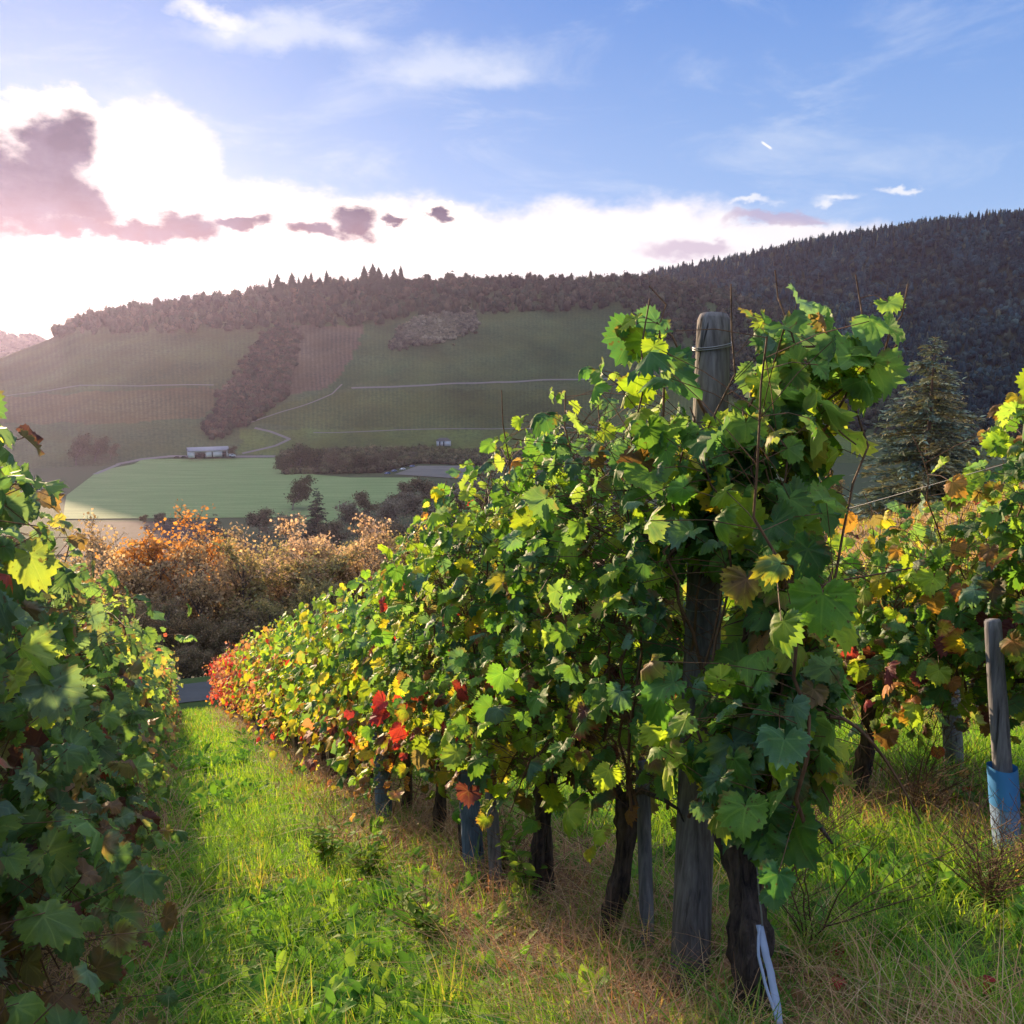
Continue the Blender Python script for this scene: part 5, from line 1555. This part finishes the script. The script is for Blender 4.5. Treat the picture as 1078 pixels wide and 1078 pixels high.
weeds(5200, 1.7, 16, lambda u, v, pn, d: (v > -0.3) & (pn > 0.42) & (u < 30) & ((rowdist(v) > 0.25) | (pn > .55)), 10, 0.068, [(0.08, 0.20, 0.04), (0.12, 0.27, 0.05), (0.20, 0.32, 0.06)], [3, 3, 2], 'ground_weeds',
      'low broad-leaved green weeds scattered through the grass')
# fallen leaves
n = 2600
x, y, u, v, d = sample(n, 1.7, 26, 1.35)
ok = (v > -0.9) & (rowdist(v) < 0.6) & (u < 33)
x, y, u, v, d = [q[ok] for q in (x, y, u, v, d)]; n = len(x)
pos = np.stack([x, y, H_ground(x, y) + 0.02 + 0.05 * rs.rand(n)], 1)
cc = palette(n, [GRN['br'], GRN['og'], (0.30, 0.17, 0.10), GRN['rd'], GRN['ye'], (0.36, 0.28, 0.2)], [5, 1.5, 4, 1.2, .8, 2])
m_ = MB(); m_.inst(LEAF_MID[1], pos, frames(np.array([0, 0, 1.0]) + rs.randn(n, 3) * .45, rs.randn(n, 3)), 0.04 + 0.04 * rs.rand(n), cc)
tag(m_.build('fallen_leaves', M['leaf'], smooth=True), 'brown and reddish fallen vine leaves lying under the rows', 'leaf litter', kind='stuff')

# individual weeds
def stem_weed(px, by, h, label, cols, dry=False, n_st=5, seed=1, leafy=True, name='weed_plant'):
    if n_st > 20: n_st = 18
    rnd = np.random.RandomState(seed)
    p = gp(px, by)
    t = empty(name, p); tag(t, label, 'weed')
    m_ = MB(); lp = []; lt = []
    for i in range(n_st):
        a = rnd.rand() * 2 * PI; L = h * (.6 + .5 * rnd.rand()); lean = (.15 + .35 * rnd.rand()) if leafy else (.1 + 1.0 * rnd.rand())
        s = np.linspace(0, 1, 9)
        P = np.stack([math.cos(a) * lean * L * s ** 1.5, math.sin(a) * lean * L * s ** 1.5, L * s], 1) + np.cumsum(rnd.randn(9, 3), 0) * .006
        P[0, 2] = -.03
        m_.tube(P, np.linspace(.003, .001, 9), 4, cap=False)
        for q in range(2, 9):
            for sg in (1, -1):
                b = a + PI / 2 * sg + rnd.randn() * .6
                dd = np.array([math.cos(b), math.sin(b), .4 + .4 * rnd.rand()])
                if dry or rnd.rand() < .4:
                    m_.tube([P[q], P[q] + dd * .05, P[q] + dd * (.07 + .09 * rnd.rand()) + np.array([0, 0, .02])], .0009, 3, cap=False)
                if leafy:
                    lp.append(P[q]); lt.append(dd)
    m_.build('stem', M['cane'], t)
    if leafy:
        lp = np.array(lp); lt = np.array(lt); k = len(lp)
        m2 = MB(); m2.inst(OV, lp, frames(np.array([0, 0, 1.0]) + rnd.randn(k, 3) * .3, lt), .035 + .035 * rnd.rand(k), palette(k, cols, [1] * len(cols)))
        m2.build('leaves', M['grass'], t)
GW = [(0.12, 0.25, 0.04), (0.22, 0.32, 0.06)]
DW = [(0.25, 0.17, 0.12), (0.18, 0.13, 0.10)]
stem_weed(535, 925, .34, 'thin leafy weed in front of the slim stake beside the blue-grey post', GW, seed=1)
stem_weed(555, 955, .30, 'leafy yellow green weed at the foot of the double-trunked vine', GW, seed=2)
stem_weed(345, 915, .25, 'bushy green weed beside the grass lane below the middle row', GW, seed=3, n_st=9)
stem_weed(385, 930, .25, 'broad green weed nearest the middle row in the grass lane', GW, seed=8, n_st=9)
stem_weed(850, 1010, .50, 'tall dry dark weed stalks right of the old gnarled vine', DW, True, 7, 4, False)
stem_weed(820, 960, .40, 'dry twiggy weed directly behind the pale blue strap', DW, True, 6, 5, False)
stem_weed(960, 870, .40, 'brown dry bushy weed between the right vine and the blue sleeved stake', DW, True, 30, 6, False)
stem_weed(850, 905, .35, 'brown dry bushy weed left of the first right-hand vine', DW, True, 30, 7, False)
stem_weed(1040, 960, .28, 'reddish brown dry weed in front of the blue sleeved stake', DW, True, 28, 9, False)
stem_weed(450, 1000, .2, 'yellowing weed in the grass lower left of the blue-grey post', GW, seed=10, n_st=8)

# olive bush behind the right row
bsh = make_tree('olive_bush', 3.2, 1.4, 5200, [(0.14, 0.15, 0.07), (0.20, 0.18, 0.08), (0.26, 0.18, 0.10)], [3, 2, 1], 0.075, 'olive green bush on the bank left of the spruce', 'bush', nb=14, multi=3, up=0.8, seed=77)
p = at(872, 26); hb = treeh(p, 505, 26)
bsh.location = p; bsh.scale = (hb / 3.4 * .8,) * 2 + (hb / 3.4,)
print('bush', hb)
b2 = copy_thing(bsh, at(835, 33), 1.0, 1.0, 'olive green bush hidden mostly behind the big leaves, farther down the bank')
hb = treeh(at(835, 33), 540, 33); b2.scale = (hb / 3.4 * .7,) * 2 + (hb / 3.4,)

# ------------------------------------------------------------------ haze
hb0, hb1 = -86.0, 274.0
cu, cv = (EXT_U0 + EXT_U1) / 2, (EXT_V0 + EXT_V1) / 2
hx, hy = uv2xy(cu, cv)
m_ = MB(); m_.box((0, 0, 0), (EXT_V1 - EXT_V0 + 20, EXT_U1 - EXT_U0 + 20, hb1 - hb0))
hm = bpy.data.materials.new('haze_air'); hm.use_nodes = True
g = NT(hm.node_tree)
pv = g.n('ShaderNodeVolumePrincipled')
pv.inputs['Color'].default_value = (0.70, 0.64, 1.0, 1)
pv.inputs['Density'].default_value = 0.000038
pv.inputs['Anisotropy'].default_value = 0.66
ou = g.n('ShaderNodeOutputMaterial'); g.t.links.new(pv.outputs[0], ou.inputs['Volume'])
o = m_.build('haze', hm); o.location = (hx, hy, (hb0 + hb1) / 2); o.rotation_euler = (0, 0, A20)
tag(o, 'pale evening haze filling the valley', 'haze', kind='stuff')
